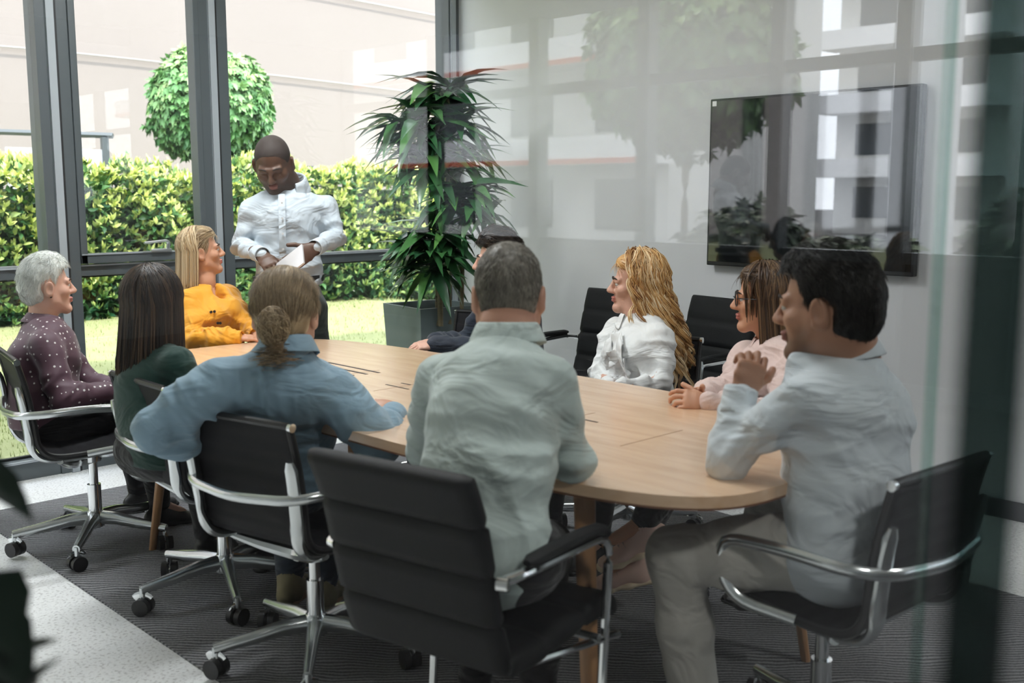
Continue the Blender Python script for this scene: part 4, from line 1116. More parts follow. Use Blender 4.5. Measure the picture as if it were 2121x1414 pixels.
zones = [  # (px, py, D, n, spread in m, length)
    (905, 215, 5.95, 34, .06, .30), (925, 185, 6.0, 26, .05, .30), (835, 262, 5.9, 22, .05, .24), (848, 320, 5.95, 18, .05, .22), (880, 262, 5.9, 40, .06, .32), (920, 300, 6.0, 30, .06, .30), (870, 320, 5.9, 20, .05, .28), (940, 250, 6.0, 22, .05, .32), (905, 350, 5.9, 26, .05, .27),
    (955, 335, 5.95, 22, .05, .28), (958, 408, 5.85, 34, .05, .27), (925, 430, 5.9, 22, .05, .24), (975, 440, 5.85, 22, .04, .22), (890, 505, 5.95, 50, .06, .30), (900, 545, 5.9, 40, .05, .27), (862, 515, 5.9, 22, .05, .24), (990, 390, 5.85, 16, .04, .20), (1000, 450, 5.85, 14, .04, .18), (935, 480, 5.95, 20, .04, .22), (885, 480, 5.9, 16, .04, .26)]
LV = []
for (px, py, D, n, sp, L) in zones:
    c = P(px, py, D); a = rg.uniform(0, 6.28, n); el = rg.uniform(-.35, 1.0, n)
    d = np.stack([np.cos(a) * np.cos(el), np.sin(a) * np.cos(el), np.sin(el)], 1); b = c + rg.normal(0, sp * .6, (n, 3)); LL = L * rg.uniform(.65, 1.15, n)
    LV.append(leaves(b, d, np.tile(V(0, 0, 1.0), (n, 1)) + rg.normal(0, .15, (n, 3)), LL, LL * .10 + .009, .70, tint=np.clip(rg.normal(.42, .25, n), 0, 1), shape='long'))
V_, F_, T_ = [], [], []; o_ = 0
for v, f, t in LV:
    v = v.copy(); v[:, 0] = np.minimum(v[:, 0], XW - .02); v[:, 1] = np.minimum(v[:, 1], YW - .07)
    V_.append(v); F_.append(f + o_); T_.append(t); o_ += len(v)
link('foliage', np_mesh('foliage', np.concatenate(V_), np.concatenate(F_), np.concatenate(T_)), M_dr, dt, True, True)

# plant on the corridor side: only its out-of-focus leaf tips reach into view
cpn = empty('corridor_plant', (.03, 1.12, 0), 0, 'dark out-of-focus plant leaves at the lower left, in front of the glass', 'plant')
m = MB(); m.lathe([(.07, 0), (.10, .02), (.12, .28), (.105, .28), (.10, .25)], (.03, 1.12, 0)); m.build('pot', mat('clay_pot', (.1, .1, .1), .6), cpn, True, True)
m = MB(); m.tube(catmull([(.03, 1.12, .25), (.02, 1.10, .7), (.03, 1.10, 1.12)], 5), .008, 6); m.build('stem', M_stem, cpn, True, True)
tips = [((30, 1040, .98), (.0, 0)), ((75, 1280, .95), (0, 0)), ((30, 1375, .93), (0, 0)), ((-60, 1390, .9), (0, 0))]
B, Dd, LL = [], [], []
for (a0, b0) in (((-120, 930, 1.05), (72, 1045, .98)), ((-150, 1480, 1.0), (95, 1285, .95)), ((-60, 1520, 1.0), (60, 1372, .9)), ((-160, 1290, 1.0), (20, 1400, .95)), ((-200, 1400, 1.0), (40, 1440, .95)), ((-100, 930, 1.05), (10, 985, 1.0)), ((-150, 1250, .95), (70, 1400, .9)), ((-120, 1200, .95), (35, 1330, .9)), ((-100, 1600, .9), (95, 1340, .9)), ((-200, 900, 1.0), (50, 1010, .95))):
    p, q = P(*a0), P(*b0); B.append(p); Dd.append(q - p); LL.append(np.linalg.norm(q - p))
LL = np.array(LL); v, f, t = leaves(np.array(B), np.array(Dd), np.tile(V(0, 0, 1), (len(B), 1)), LL, np.array([.026, .042, .036, .05, .04, .02, .05, .05, .034, .022]), .12, shape='long')
link('foliage', np_mesh('foliage', v, f, t), mat('dark_leaf', (.004, .012, .007), .7, spec=.1), cpn, True, True)
# ------------------------------------------------------------------ the people
K = 1.036
def person(label, J, group=None):
    g = (J['pel'][0], J['pel'][1], 0.0)
    return empty('person', g, rotz_of(J['f']), label, 'person', group)
def setJ(J, **kw):
    for k, v in kw.items(): J[k] = np.asarray(v, float)
    J['r'] = unit((J['shR'] - J['shL']) * np.array([1, 1, .3])); return J
def headM(f, pitch=0, roll=0):
    M = frame(V(f[0], f[1], 0))
    return M @ np.array(Matrix.Rotation(R(pitch), 3, 'X')) @ np.array(Matrix.Rotation(R(roll), 3, 'Y'))
M_btn = mat('dark_button', (.02, .015, .015), .3); M_wbtn = mat('pale_button', (.7, .7, .7), .3)
def cloth(name, col, rough=.75, sheen=.2, noise=None): return mat(name, col, rough, sheen=sheen, bump=(420, .12), spec=.25, noise=noise, folds=.55)
ONLY = None
def on(n): return ONLY is None or n in ONLY

# ---- 1 standing man with tablet
if on('stand'):
    J = seated(P(600, 640, 5.2), (-.60, -.80), K)
    setJ(J, neck=P(601, 392, 5.22), chest=P(597, 455, 5.18), waist=P(596, 545, 5.18), shR=P(521, 432, 5.14), shL=P(677, 426, 5.26), elR=P(496, 508, 5.14), wrR=P(540, 527, 4.96),
         elL=P(698, 490, 5.2), wrL=P(655, 512, 4.98))
    J['pel'] = P(600, 612, 5.2)
    for q, s in (('R', -1), ('L', 1)):
        J['hip' + q] = P(600 + s * 38, 640, 5.2); k = J['hip' + q].copy(); k[2] = .50; J['kn' + q] = k + J['r'] * .02 * s * -1; a = k.copy(); a[2] = .10; J['an' + q] = a
    pr = person('standing man in a white shirt and dark trousers looking down at a tablet', J)
    H = P(566, 338, 5.10); M = headM((-.66, -.75), -32, 4)
    sk = skin('dark_brown', (.105, .050, .028), (.20, .075, .06), (.05, .028, .018))
    hR = dict(d=unit(P(566, 556, 4.90) - J['wrR']), n=unit(V(-.35, -.75, .55)), curl=(40, 25, 40, 50, 60), s=1.08)
    hL = dict(d=unit(P(605, 545, 4.92) - J['wrL']), n=unit(V(.1, -.9, .35)), curl=(15, 30, 32, 34, 36), s=1.08)
    body(J, pr, H, M, 1.11, sk, dict(R=hR, L=hL), True, 1.0, True)
    eyes(pr, H, M, 1.11, closed=True)
    v, f = cap_hair(H, M, 1.11, .0016, 0, -.07, amp=.0004); hair_obj([(v, f, .5)], hairmat('shaved', [(.03, .022, .018), (.05, .035, .03)], .7), pr)
    sh = cloth('white_shirt', (.52, .58, .63))
    shirt(J, pr, sh, H, .0075, .012, w=1.08, d=1.0, waist=1.02, sleeve=(.054, .047, .036), amp=1.0, seed=1.0, bottom=1.0, sh=1.12, vneck=(J['neck'] + J['f'] * .06, J['neck'] + J['f'] * .12 + V(0, 0, .08), .022, .05))
    collar('collar', J, H, M, sh, pr, .022, .074, .036, .066, .034, 50, tilt=(-.20, -.27, .94))
    for q in 'RL': cuff(J, q, pr, sh, .040, .06)
    nf = J['f']; m = MB(); pts = [P(583, 402, 5.07), P(584, 440, 5.02), P(585, 490, 5.015), P(586, 545, 5.04), P(587, 578, 5.05)]
    m.tube(catmull(pts, 6), .016, 6, flat=(1, .18), up=tuple(nf)); 
    m.build('placket', sh, pr, True, True)
    button_row(pr, [P(584 + i * .8, 420 + 32 * i, 5.005) for i in range(5)], nf, M_wbtn, .005)
    J2 = dict(J); trousers(J, pr, cloth('charcoal_trousers', (.045, .055, .052)), .010, 1.08, top=.10)
    m = MB(); up = V(0, 0, 1); c = J['pel'] + V(0, 0, .085)
    m.tube([c + J['r'] * math.cos(a) * .172 + J['f'] * math.sin(a) * .130 for a in np.linspace(0, 2 * math.pi, 25)], .014, 6, flat=(.3, 1.3), caps=False); m.build('belt', M_rubber, pr, True, True)
    for q in 'LR': shoe(J, q, pr, M_rubber, M_rubber)
    # tablet held in his hands
    tc, t1, t2 = P(600, 530, 4.88), unit(P(628, 507, 4.84) - P(574, 549, 4.90)), None
    up2 = unit(V(-.25, -.85, -.45)); up2 = unit(up2 - t1 * (up2 @ t1)); t3 = np.cross(t1, up2)
    Mx = Matrix(((t1[0], t3[0], up2[0], tc[0]), (t1[1], t3[1], up2[1], tc[1]), (t1[2], t3[2], up2[2], tc[2]), (0, 0, 0, 1)))
    tab = tag(MB().box((-.085, -.005, -.012), (.085, .005, .115), .004, Mx).build('tablet', mat('silver_tablet', (.62, .60, .60), .3, metal=.3)), 'thin silver tablet held by the standing man', 'tablet')
    MB().box((-.079, .0045, -.006), (.079, .0058, .109), 0, Mx).build('screen', mat('tablet_screen', (.02, .02, .03), .1), tab)

# ---- 2 woman with short white hair, polka-dot blouse
if on('polka'):
    J = seated(P(88, 868, 4.38), (.98, -.10), K * .95)
    setJ(J, neck=P(86, 668, 4.40), chest=P(88, 748, 4.38), waist=P(88, 815, 4.38), shR=P(92, 716, 4.24), shL=P(105, 704, 4.58), elR=P(128, 822, 4.20), wrR=P(222, 812, 4.34), elL=P(190, 800, 4.62), wrL=P(240, 806, 4.55))
    pr = person('woman with short white hair in a maroon polka-dot blouse, seated far left', J)
    H = P(96, 592, 4.40); M = headM((.97, -.12), 3); hs = .99
    sk = skin('fair', (.62, .36, .27), (.50, .18, .15))
    body(J, pr, H, M, hs, sk, dict(R=dict(d=unit(V(.8, .1, -.35)), n=(.3, 0, 1), s=.95), L=dict(d=unit(V(.8, -.2, -.3)), n=(.3, 0, 1), s=.95)), False, .96)
    eyes(pr, H, M, hs)
    v, f = cap_hair(H, M, hs, .009, .024, -.085, front=.004, sides=.002, amp=.003, hi=50)
    hv = strokes(v, f, H, M, hs, 4200, .018, .0008, (0, -.35, -.5), .3, jit=.3)
    hair_obj([(v, f, tinted(v)), hv], hairmat('platinum', [(.38, .40, .38), (.60, .62, .58), (.82, .84, .80)]), pr)
    pm = mat('maroon_polka_dots', (.085, .035, .055), .6, sheen=.2)
    nt = pm.node_tree; b = nt.nodes['Principled BSDF']; tc = nt.nodes.new('ShaderNodeTexCoord'); vo = nt.nodes.new('ShaderNodeTexVoronoi'); vo.inputs['Scale'].default_value = 42; vo.inputs['Randomness'].default_value = .35
    mt = nt.nodes.new('ShaderNodeMath'); mt.operation = 'LESS_THAN'; mt.inputs[1].default_value = .19; mx = nt.nodes.new('ShaderNodeMix'); mx.data_type = 'RGBA'; mx.inputs[6].default_value = (.085, .035, .055, 1); mx.inputs[7].default_value = (.75, .72, .70, 1)
    nt.links.new(tc.outputs['Object'], vo.inputs[0]); nt.links.new(vo.outputs['Distance'], mt.inputs[0]); nt.links.new(mt.outputs[0], mx.inputs[0]); nt.links.new(mx.outputs[2], b.inputs['Base Color'])
    shirt(J, pr, pm, H, .008, .018, w=1.0, d=1.1, waist=1.2, sleeve=(.056, .052, .042), seed=2.0, bust=.8, bottom=.50)
    collar('collar', J, H, M, pm, pr, 0, .060, .030, .036, .01, 20)
    trousers(J, pr, cloth('black_trousers', (.012, .012, .014)), .011, .95)
    for q in 'LR': shoe(J, q, pr, M_rubber, M_rubber, .92)
    m = MB(); m.sphere(H + hs * (M @ V(.083, -.006, -.040)), .005); m.build('earring', M_rubber, pr, True, True)

# ---- 3 woman with long dark hair, dark green top
if on('dark'):
    J = seated(P(330, 925, 3.66), (.90, .44), K * .95)
    setJ(J, neck=P(318, 712, 3.66), chest=P(322, 790, 3.66), waist=P(325, 860, 3.66), shL=P(278, 745, 3.78), shR=P(366, 752, 3.56), elL=P(290, 850, 3.86), wrL=P(360, 820, 4.0), elR=P(396, 840, 3.6), wrR=P(425, 795, 3.8))
    pr = person('woman with long dark brown hair in a dark green top, seen from behind', J)
    H = P(318, 628, 3.68); M = headM((.78, .62), 2); hs = .99
    body(J, pr, H, M, hs, skin('fair', (.62, .36, .27), (.50, .18, .15)), dict(R=dict(d=V(.9, .3, -.1), n=(0, 0, 1), s=.95), L=dict(d=V(.9, 0, -.1), n=(0, 0, 1), s=.95)), False)
    eyes(pr, H, M, hs)
    v, f = cap_hair(H, M, hs, .012, .004, -.10); a = long_hair(H, M, hs, -.27, 900, 16, .020, .14, 52, .0042, seed=4, zj=.035, back_in=-.03)
    b = long_hair(H, M, hs, -.24, 380, 16, .010, .10, 60, .006, seed=5, back_in=-.02)
    hair_obj([(v, f, tinted(v)), a, b], hairmat('dark_brown', [(.008, .006, .005), (.022, .013, .009), (.075, .045, .025)]), pr)
    g = cloth('dark_green_top', (.012, .045, .036))
    shirt(J, pr, g, H, .0085, .014, w=1.0, waist=1.1, seed=3.0, bottom=.52, neck_r=.07)
    trousers(J, pr, cloth('black_trousers', (.012, .012, .014)), .011, .95)
    for q in 'LR': shoe(J, q, pr, M_rubber, M_rubber, .92)

# ---- 4 blonde woman in mustard blouse
if on('blonde'):
    J = seated(P(432, 765, 5.15), (.22, -.97), K * .90)
    setJ(J, neck=P(428, 607, 5.10), chest=P(436, 655, 5.08), waist=P(440, 705, 5.10), shR=P(392, 625, 4.98), shL=P(468, 612, 5.22), elR=P(402, 700, 4.86), wrR=P(488, 700, 4.84), elL=P(505, 668, 5.16), wrL=P(528, 690, 4.98))
    J['f'] = unit(V(.22, -.97, 0))
    pr = person('blonde woman in a mustard yellow blouse at the far end of the table', J)
    H = P(416, 521, 5.08); M = headM((.93, -.36), 9); hs = .93
    sk = skin('tan', (.60, .31, .19), (.50, .17, .14))
    body(J, pr, H, M, hs, sk, dict(R=dict(d=V(.95, -.25, -.05), n=(0, -.2, 1), s=.92, curl=(20, 20, 20, 20, 20)), L=dict(d=V(.2, -.9, -.05), n=(0, 0, 1), s=.92)), False, .94, neck_r=.052)
    eyes(pr, H, M, hs, (0, .1))
    v, f = cap_hair(H, M, hs, .009, .006, -.09, front=-.006, taper=.06); hq = strokes(v, f, H, M, hs, 2600, .06, .0011, (0, -.9, -.25), .03, K=7, jit=.05)
    a = long_hair(H, M, hs, -.165, 950, 16, .013, .05, 96, .0034, seed=6, zj=.010, back_in=-.005, front_y=.035, ymax=.04)
    hair_obj([(v, f, tinted(v)), a, hq], hairmat('highlighted_blonde', [(.14, .085, .04), (.42, .29, .15), (.72, .58, .38)]), pr)
    mu = cloth('mustard_fabric', (.80, .36, .025), .6)
    F0 = [(P(410, 700, 4.85), .10, V(1, 0, 0), 45, 8, .010)]
    shirt(J, pr, mu, H, .006, .012, w=.98, d=1.0, waist=1.05, sleeve=(.060, .056, .036), seed=4.0, bust=.95, puff=.055, vneck=(J['neck'] + J['f'] * .075 - V(0, 0, .06), J['neck'] + J['f'] * .10 + V(0, 0, .06), .016, .05), folds=F0, bottom=.5)
    collar('collar', J, H, M, mu, pr, .016, .066, .016, .046, .026, 60)
    for q in 'RL': cuff(J, q, pr, mu, .036, .085, off=.012)
    nn = unit(V(.15, -.97, .15))
    button_row(pr, [P(437, 646, 4.925), P(444, 645, 4.925), P(451, 669, 4.925), P(456, 669, 4.925)], nn, M_btn, .0065)
    trousers(J, pr, cloth('black_trousers', (.012, .012, .014)), .011, .9)
    for q in 'LR': shoe(J, q, pr, M_rubber, M_rubber, .9)

# ---- 5 person with low blonde bun, blue shirt
if on('bun'):
    J = seated(P(575, 1000, 3.32), (.75, .66), K * 1.08)
    setJ(J, neck=P(592, 726, 3.06), chest=P(588, 815, 3.16), waist=P(578, 910, 3.27), shL=P(448, 792, 3.00), shR=P(700, 818, 3.12), elL=P(326, 888, 2.98), wrL=P(425, 932, 3.16), elR=P(782, 918, 3.12), wrR=P(814, 862, 3.28),
         hipL=P(545, 1005, 3.34), hipR=P(635, 1005, 3.38), knL=P(610, 1040, 3.62), knR=P(690, 1030, 3.55), anL=P(600, 1190, 3.52), anR=P(668, 1205, 3.42))
    pr = person('person with a low blonde bun in a blue shirt, back to the camera', J)
    H = P(590, 650, 3.10); M = headM((.66, .75), -4); hs = 1.07
    sk = skin('light', (.58, .33, .23), (.48, .18, .15))
    body(J, pr, H, M, hs, sk, dict(R=dict(d=unit(P(792, 826, 3.36) - J['wrR']), n=(.1, -.3, 1), s=1.0, curl=(40, 60, 65, 70, 70)), L=dict(d=V(.8, .5, -.2), n=(0, 0, 1))), True, 1.0, neck_r=.05)
    eyes(pr, H, M, hs)
    v, f = cap_hair(H, M, hs, .011, .006, -.088, amp=.001)
    hv = strokes(v, f, H, M, hs, 8000, .060, .0007, (0, -.9, -.5), .03, K=7, jit=.04)
    bc_ = P(566, 676, 2.945); rg = np.random.default_rng(4); Sb = SDF(); Sb.ell(bc_, (.044, .040, .052), None, .01); Sb.cone(bc_ + V(.01, .03, .01), H + hs * (M @ V(0, -.08, -.02)), .03, .04, .02); Sb.ell(bc_ - V(-.004, 0, .062), (.024, .022, .034), None, .02)
    bv, bf = Sb.mesh(.004); paths = []
    for i in range(700):
        ax = unit(rg.normal(0, 1, 3) + V(0, -.3, .8)); x = unit(np.cross(ax, V(.3, .2, .9))); y = np.cross(ax, x); a0 = rg.uniform(0, 6.28); rr = rg.uniform(.040, .048)
        paths.append([bc_ + (x * math.cos(a0 + t) + y * math.sin(a0 + t)) * rr * V(1, .95, 1.22) for t in np.linspace(0, 2.6, 12)])
    for i in range(50):
        p = bc_ + rg.normal(0, .013, 3) - V(0, 0, .05); paths.append([p + V(rg.normal(0, .003) * t, rg.normal(0, .003) * t, -.05 * t / 11) for t in range(12)])
    hair_obj([(v, f, tinted(v)), hv, (bv, bf, tinted(bv)), strands(paths, .0010 * np.linspace(1, .5, 12), 4)], hairmat('ash_blonde', [(.11, .075, .038), (.30, .21, .115), (.62, .48, .30)]), pr)
    bl = cloth('blue_chambray', (.24, .36, .45))
    F0 = [(P(560, 770, 2.98), .10, V(1, -.6, .1), 34, 7, .009), (P(395, 800, 2.95), .10, V(.4, -.4, .8), 26, 6, .008), (P(590, 830, 2.95), .14, V(.2, 0, 1), 18, 5, .009)]
    shirt(J, pr, bl, H, .0062, .015, w=.98, d=.92, waist=1.05, bottom=.52, sleeve=(.064, .056, .040), seed=5.0, folds=F0, amp=1.15, armk=.05)
    collar('collar', J, H, M, bl, pr, 0, .066, .036, .046, .01, 30, tilt=(.10, .12, .98))
    cuff(J, 'R', pr, bl, .043, .07)
    trousers(J, pr, cloth('dark_blue_trousers', (.02, .03, .045)), .010)
    for q in 'LR': shoe(J, q, pr, mat('olive_shoe', (.20, .17, .09), .7), mat('tan_sole', (.35, .22, .12), .7), 1.0, laces=mat('cream_laces', (.5, .47, .38), .8))

# ---- 6 grey-haired man, pale green shirt
if on('grey'):
    J = seated(P(1000, 1135, 2.36), (.85, .53), K * 1.02)
    setJ(J, neck=P(1050, 706, 2.58), chest=P(1030, 835, 2.50), waist=P(1012, 985, 2.42), shL=P(915, 785, 2.64), shR=P(1138, 792, 2.48), elL=P(880, 925, 2.82), wrL=P(960, 900, 3.02), elR=P(1186, 955, 2.52), wrR=P(1150, 900, 2.80),
         knR=P(1130, 1130, 2.72), anR=P(1110, 1380, 2.75), knL=P(1030, 1110, 2.85), anL=P(980, 1350, 2.9))
    J['anR'][2] = J['anL'][2] = .10
    pr = person('grey-haired man in a pale green shirt, back to the camera, in the middle', J)
    H = P(1053, 612, 2.66); M = headM((.70, .71), -2); hs = 1.03
    sk = skin('ruddy', (.50, .26, .18), (.42, .16, .13))
    body(J, pr, H, M, hs, sk, dict(L=dict(d=V(.9, .3, -.1), n=(0, 0, 1)), R=dict(d=V(.4, .9, -.1), n=(0, 0, 1))), True, 1.0, neck_r=.060)
    eyes(pr, H, M, hs)
    v, f = cap_hair(H, M, hs, .008, .004, -.088, sides=.005, amp=.0012)
    hv = strokes(v, f, H, M, hs, 9000, .015, .0008, (0, -.5, -.8), .22, jit=.25)
    hair_obj([(v, f, tinted(v) * .6), hv], hairmat('grey_brown', [(.07, .062, .05), (.20, .18, .15), (.46, .44, .38)]), pr)
    gr = cloth('pale_green_shirt', (.47, .55, .53))
    F0 = [(P(1010, 880, 2.36), .16, V(.05, 0, 1), 20, 3, .012), (P(990, 1000, 2.32), .16, V(-.3, 0, 1), 15, 3, .012), (P(1130, 900, 2.36), .12, V(.6, 0, 1), 20, 4, .010), (P(900, 960, 2.4), .12, V(-.3, 0, 1), 18, 4, .010), (P(1050, 1080, 2.3), .12, V(1, 0, .1), 20, 4, .008)]
    shirt(J, pr, gr, H, .0060, .014, w=.98, d=.98, waist=1.06, sleeve=(.060, .050, .040), seed=6.0, folds=F0, amp=1.2, sh=1.05)
    collar('collar', J, H, M, gr, pr, 0, .070, .036, .044, .008, 24, tilt=(.08, .08, .99), flare=.008)
    trousers(J, pr, cloth('black_trousers', (.012, .012, .014)), .010)
    for q in 'LR': shoe(J, q, pr, M_rubber, M_rubber)

# ---- 7 man in navy jacket
if on('navy'):
    J = seated(P(1065, 800, 5.0), (-.92, .25), K)
    setJ(J, neck=P(1056, 612, 5.02), chest=P(1058, 672, 5.0), waist=P(1062, 735, 5.0), shL=P(1082, 650, 4.88), shR=P(1020, 636, 5.18), elL=P(1000, 728, 4.80), wrL=P(905, 716, 4.74), elR=P(960, 715, 5.2), wrR=P(905, 708, 4.95))
    pr = person('dark-haired man in a navy jacket mostly hidden behind the grey-haired man', J)
    H = P(1032, 540, 5.02); M = headM((-.70, .71), 0); hs = 1.04
    sk = skin('fair', (.62, .36, .27), (.50, .18, .15))
    body(J, pr, H, M, hs, sk, dict(L=dict(d=unit(V(-.85, .5, 0)), n=(.1, -.3, 1), curl=(40, 60, 65, 65, 65), s=1.0), R=dict(d=unit(V(-.85, .2, 0)), n=(0, 0, 1), curl=(20, 30, 30, 30, 30))), True)
    eyes(pr, H, M, hs)
    v, f = cap_hair(H, M, hs, .012, .040, -.085, front=.006, sides=.006, amp=.005, hi=40)
    hv = strokes(v, f, H, M, hs, 3000, .035, .0013, (0, -.8, -.1), .3, jit=.2)
    hair_obj([(v, f, tinted(v)), hv], hairmat('espresso', [(.010, .007, .006), (.03, .02, .015), (.12, .085, .06)]), pr)
    nv = cloth('navy_wool', (.018, .026, .042))
    shirt(J, pr, nv, H, .008, .020, w=1.06, waist=1.12, sleeve=(.062, .054, .044), seed=7.0, name='jacket')
    collar('shirt_collar', J, H, M, sh if on('stand') else nv, pr, 0, .060, .034, .040, .02, 40)
    trousers(J, pr, nv, .012)
    for q in 'LR': shoe(J, q, pr, M_rubber, M_rubber)

# ---- 8 woman with curly hair
if on('curly'):
    J = seated(P(1338, 850, 4.42), (-.95, .05), K * .93)
    setJ(J, neck=P(1322, 668, 4.44), chest=P(1318, 738, 4.40), waist=P(1322, 795, 4.40), shL=P(1368, 702, 4.30), shR=P(1275, 684, 4.58), elL=P(1368, 790, 4.22), wrL=P(1290, 800, 4.16), elR=P(1238, 768, 4.52), wrR=P(1262, 795, 4.26))
    J['f'] = unit(V(-.95, -.10, 0))
    pr = person('woman with long curly strawberry-blonde hair in a white ruffled blouse', J)
    H = P(1316, 588, 4.46); M = headM((-.70, .70), 2); hs = 1.0
    sk = skin('fair', (.62, .36, .27), (.50, .18, .15))
    body(J, pr, H, M, hs, sk, dict(L=dict(d=unit(V(-.5, .85, -.05)), n=(0, 0, 1), s=.92), R=dict(d=unit(V(-.3, -.9, -.05)), n=(0, 0, 1), s=.92)), False, .94)
    eyes(pr, H, M, hs)
    v, f = cap_hair(H, M, hs, .016, .008, -.10, front=-.004, taper=.06); hq = strokes(v, f, H, M, hs, 2600, .06, .0011, (0, -.9, -.25), .03, K=7, jit=.05)
    a = long_hair(H, M, hs, -.33, 150, 16, .026, .46, 66, .0022, curl=.017, cf=4.5, clump=13, cw=.0050, seed=9, zj=.06, front_y=.05, back_in=-.05, ymax=.072)
    b = long_hair(H, M, hs, -.27, 90, 16, .016, .32, 74, .0026, curl=.012, cf=4, clump=10, cw=.006, seed=10, zj=.05, front_y=.055, back_in=-.03, ymax=.074)
    hair_obj([(v, f, tinted(v) * .5), a, b, hq], hairmat('strawberry_blonde', [(.26, .095, .030), (.70, .42, .16), (1.0, .84, .58)], .4), pr)
    wb = cloth('white_blouse', (.80, .82, .82))
    shirt(J, pr, wb, H, .0065, .014, w=1.0, d=1.04, waist=1.1, sleeve=(.058, .050, .046), seed=8.0, bust=.95, amp=1.1, bottom=.5)
    collar('collar', J, H, M, wb, pr, .014, .062, .024, .036, .03, 30)
    # ruffles cascading down the front
    for (ax_, bx_, sd, wd) in ((-.012, -.040, 1, .062), (-.012, -.006, -1, .055), (.03, .02, 1, .045)):
        V_, n_, m_ = [], 46, 6; up = unit(J['neck'] - J['waist'])
        for i in range(n_):
            t = i / (n_ - 1); base = J['neck'] * (1 - t) + J['waist'] * t - V(0, 0, .02 * (1 - t)); fr = J['f']; rt = J['r']
            dep = .100 + .062 * math.sin(math.pi * min(1, t * 1.25 + .15)) ; w_ = wd * (.55 + .6 * math.sin(math.pi * t)) 
            for j in range(m_):
                u_ = j / (m_ - 1); wob = math.sin(t * 24 + sd * 1.3 + ax_ * 90) * .026 * u_ + math.sin(t * 11 + u_ * 2) * .010 * u_
                V_.append(base + fr * (dep + .010 + .020 * u_ * abs(math.cos(t * 12)) + .3 * wob) + rt * (ax_ * (1 - t) + bx_ * t + sd * w_ * u_) + up * (wob - .03 * u_))
        F_ = [(i * m_ + j, i * m_ + j + 1, (i + 1) * m_ + j + 1, (i + 1) * m_ + j) for i in range(n_ - 1) for j in range(m_ - 1)]
        o = link('ruffle', np_mesh('ruffle', V_, F_), wb, pr, True, True); md = o.modifiers.new('t', 'SOLIDIFY'); md.thickness = .0025
    trousers(J, pr, cloth('black_trousers', (.012, .012, .014)), .011, .9)
    for q in 'LR': shoe(J, q, pr, M_rubber, M_rubber, .9)

# ---- 9 woman with glasses, pink blouse
if on('pink'):
    J = seated(P(1625, 935, 3.80), (-.93, .30), K * .95)
    setJ(J, neck=P(1604, 706, 3.80), chest=P(1606, 790, 3.78), waist=P(1612, 865, 3.78), shL=P(1655, 752, 3.62), shR=P(1546, 738, 3.98), elR=P(1508, 812, 3.86), wrR=P(1452, 822, 3.52), elL=P(1600, 868, 3.46), wrL=P(1470, 836, 3.38),
         hipL=P(1600, 935, 3.72), knL=P(1420, 935, 3.55), anL=P(1330, 1085, 3.58), knR=P(1400, 930, 3.70), anR=P(1322, 1150, 3.62), hipR=P(1590, 925, 3.85))
    J['toeR'] = unit(V(-.50, .42, -.10)); J['toeL'] = unit(V(-.55, .40, -.25)); J['hem'] = .04
    pr = person('woman with long brown hair and round glasses in a pale pink blouse', J)
    H = P(1582, 618, 3.80); M = headM((-.60, .80), 0); hs = .99
    sk = skin('tan', (.60, .31, .19), (.50, .17, .14))
    hd = dict(d=unit(P(1395, 818, 3.42) - J['wrR']), n=unit(V(.1, .75, .5)), curl=(15, 75, 80, 85, 85), s=.95); hl = dict(d=unit(P(1398, 822, 3.38) - J['wrL']), n=unit(V(-.1, -.80, .45)), curl=(10, 45, 60, 70, 75), s=.95)
    body(J, pr, H, M, hs, sk, dict(R=hd, L=hl), False, .95)
    eyes(pr, H, M, hs)
    gl = MB(); W = lambda *l: H + hs * (M @ np.array(l, float))
    for q in (-1, 1):
        gl.tube([W(q * .034 + .024 * math.cos(a), .103 - abs(q * .034 + .024 * math.cos(a)) * .12, -.002 + .024 * math.sin(a)) for a in np.linspace(0, 6.283, 22)], .0022, 6, caps=False)
        gl.tube([W(q * .058, .096, .004), W(q * .080, .05, .004), W(q * .084, -.005, 0), W(q * .082, -.02, -.012)], .002, 6)
    gl.tube([W(-.012, .104, .002), W(0, .108, .006), W(.012, .104, .002)], .002, 6)
    gl.build('glasses', M_rubber, pr, True, True)
    v, f = cap_hair(H, M, hs, .013, .006, -.10, taper=.06); hq = strokes(v, f, H, M, hs, 2600, .06, .0011, (0, -.9, -.25), .03, K=7, jit=.05)
    a = long_hair(H, M, hs, -.24, 900, 16, .016, .07, 70, .0038, seed=12, zj=.03, front_y=.06, back_in=-.02); b = long_hair(H, M, hs, -.06, 120, 14, .020, -.05, 42, .003, seed=14, zj=.01, front_y=.07)
    hair_obj([(v, f, tinted(v)), a, b, hq], hairmat('chestnut', [(.025, .013, .008), (.075, .04, .02), (.20, .12, .06)]), pr)
    pk = cloth('pale_pink_blouse', (.74, .57, .53), noise=(60, .08))
    shirt(J, pr, pk, H, .0068, .014, w=1.0, waist=1.1, sleeve=(.062, .060, .040), seed=9.0, bust=.9, amp=1.2, puff=.052, bottom=.52)
    collar('collar', J, H, M, pk, pr, 0, .058, .020, .030, .01, 30)
    for q in 'RL': cuff(J, q, pr, pk, .036, .05)
    trousers(J, pr, cloth('black_trousers', (.012, .012, .014)), .010, .92)
    for q in 'LR': shoe(J, q, pr, mat('blush_sneaker', (.85, .58, .48), .6), mat('cream_sole', (.9, .72, .50), .6), 1.0, laces=mat('pale_laces', (.55, .42, .36), .8))

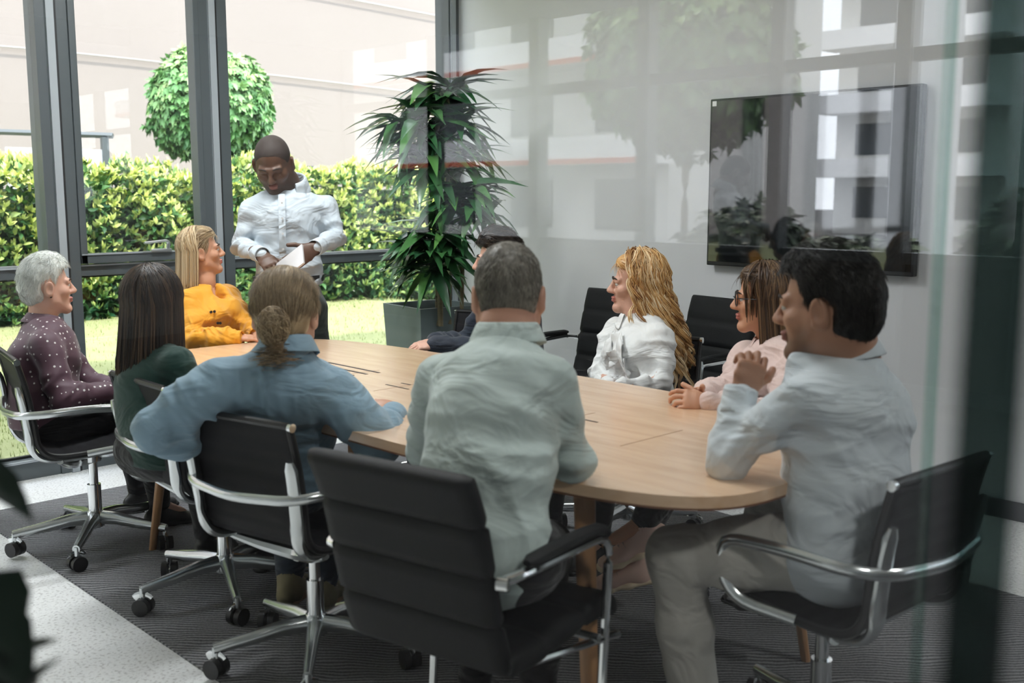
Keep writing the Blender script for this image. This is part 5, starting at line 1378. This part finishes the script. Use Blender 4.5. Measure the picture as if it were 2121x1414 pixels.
# ---- 10 man at right, white shirt
if on('right'):
    J = seated(P(1745, 1120, 2.58), (-.10, .99), K * 1.06)
    setJ(J, neck=P(1762, 738, 2.58), chest=P(1750, 865, 2.58), waist=P(1742, 990, 2.58), shL=P(1664, 830, 2.46), shR=P(1832, 832, 2.76), elL=P(1503, 955, 2.56), wrL=P(1532, 822, 2.60), elR=P(1790, 960, 2.95), wrR=P(1640, 950, 3.05),
         hipL=P(1690, 1140, 2.55), knL=P(1400, 1150, 2.70), anL=P(1442, 1378, 2.78), hipR=P(1790, 1130, 2.7), knR=P(1600, 1070, 3.1), anR=P(1620, 1210, 3.2))
    J['f'] = unit(V(-.20, .98, 0)); J['anL'][2] = .10
    J['hem'] = -.05
    pr = person('dark-haired man in a white shirt and pale grey trousers, hand at chin, right foreground', J)
    H = P(1712, 634, 2.55); M = headM((-.22, .975), -2); hs = 1.12
    sk = skin('olive', (.42, .22, .14), (.36, .15, .12), (.13, .075, .05))
    hl = dict(d=unit(P(1562, 748, 2.60) - J['wrL']), n=unit(V(-.5, -.75, .1)), curl=(30, 85, 90, 95, 95), s=1.03)
    body(J, pr, H, M, hs, sk, dict(L=hl, R=dict(d=V(-.6, .8, 0), n=(0, 0, 1))), True, 1.0, True, neck_r=.062)
    eyes(pr, H, M, hs)
    v, f = cap_hair(H, M, hs, .016, .026, -.085, sides=.010, amp=.002, front=.004)
    hv = strokes(v, f, H, M, hs, 8000, .026, .0011, (0, -.6, -.5), .18, jit=.18)
    hair_obj([(v, f, tinted(v)), hv], hairmat('black', [(.004, .004, .004), (.010, .009, .008), (.035, .03, .028)]), pr)
    ws = cloth('cool_white_shirt', (.62, .68, .72))
    F0 = [(P(1740, 850, 2.44), .12, V(.3, 0, 1), 22, 4, .008), (P(1740, 1000, 2.42), .15, V(-.4, 0, 1), 16, 3, .010), (P(1560, 900, 2.45), .10, V(1, -.4, -.5), 26, 5, .009)]
    shirt(J, pr, ws, H, .0060, .015, w=1.08, d=1.08, waist=1.10, sleeve=(.062, .054, .042), seed=10.0, folds=F0, amp=1.1, sh=1.05)
    collar('collar', J, H, M, ws, pr, 0, .068, .036, .044, .01, 26, tilt=(-.05, .16, .98), flare=.006)
    cuff(J, 'L', pr, ws, .043, .07)
    tr = cloth('pale_grey_trousers', (.55, .53, .48))
    trousers(J, pr, tr, .008, 1.12, r_an=.062)
    for q in 'LR': shoe(J, q, pr, M_rubber, M_rubber)
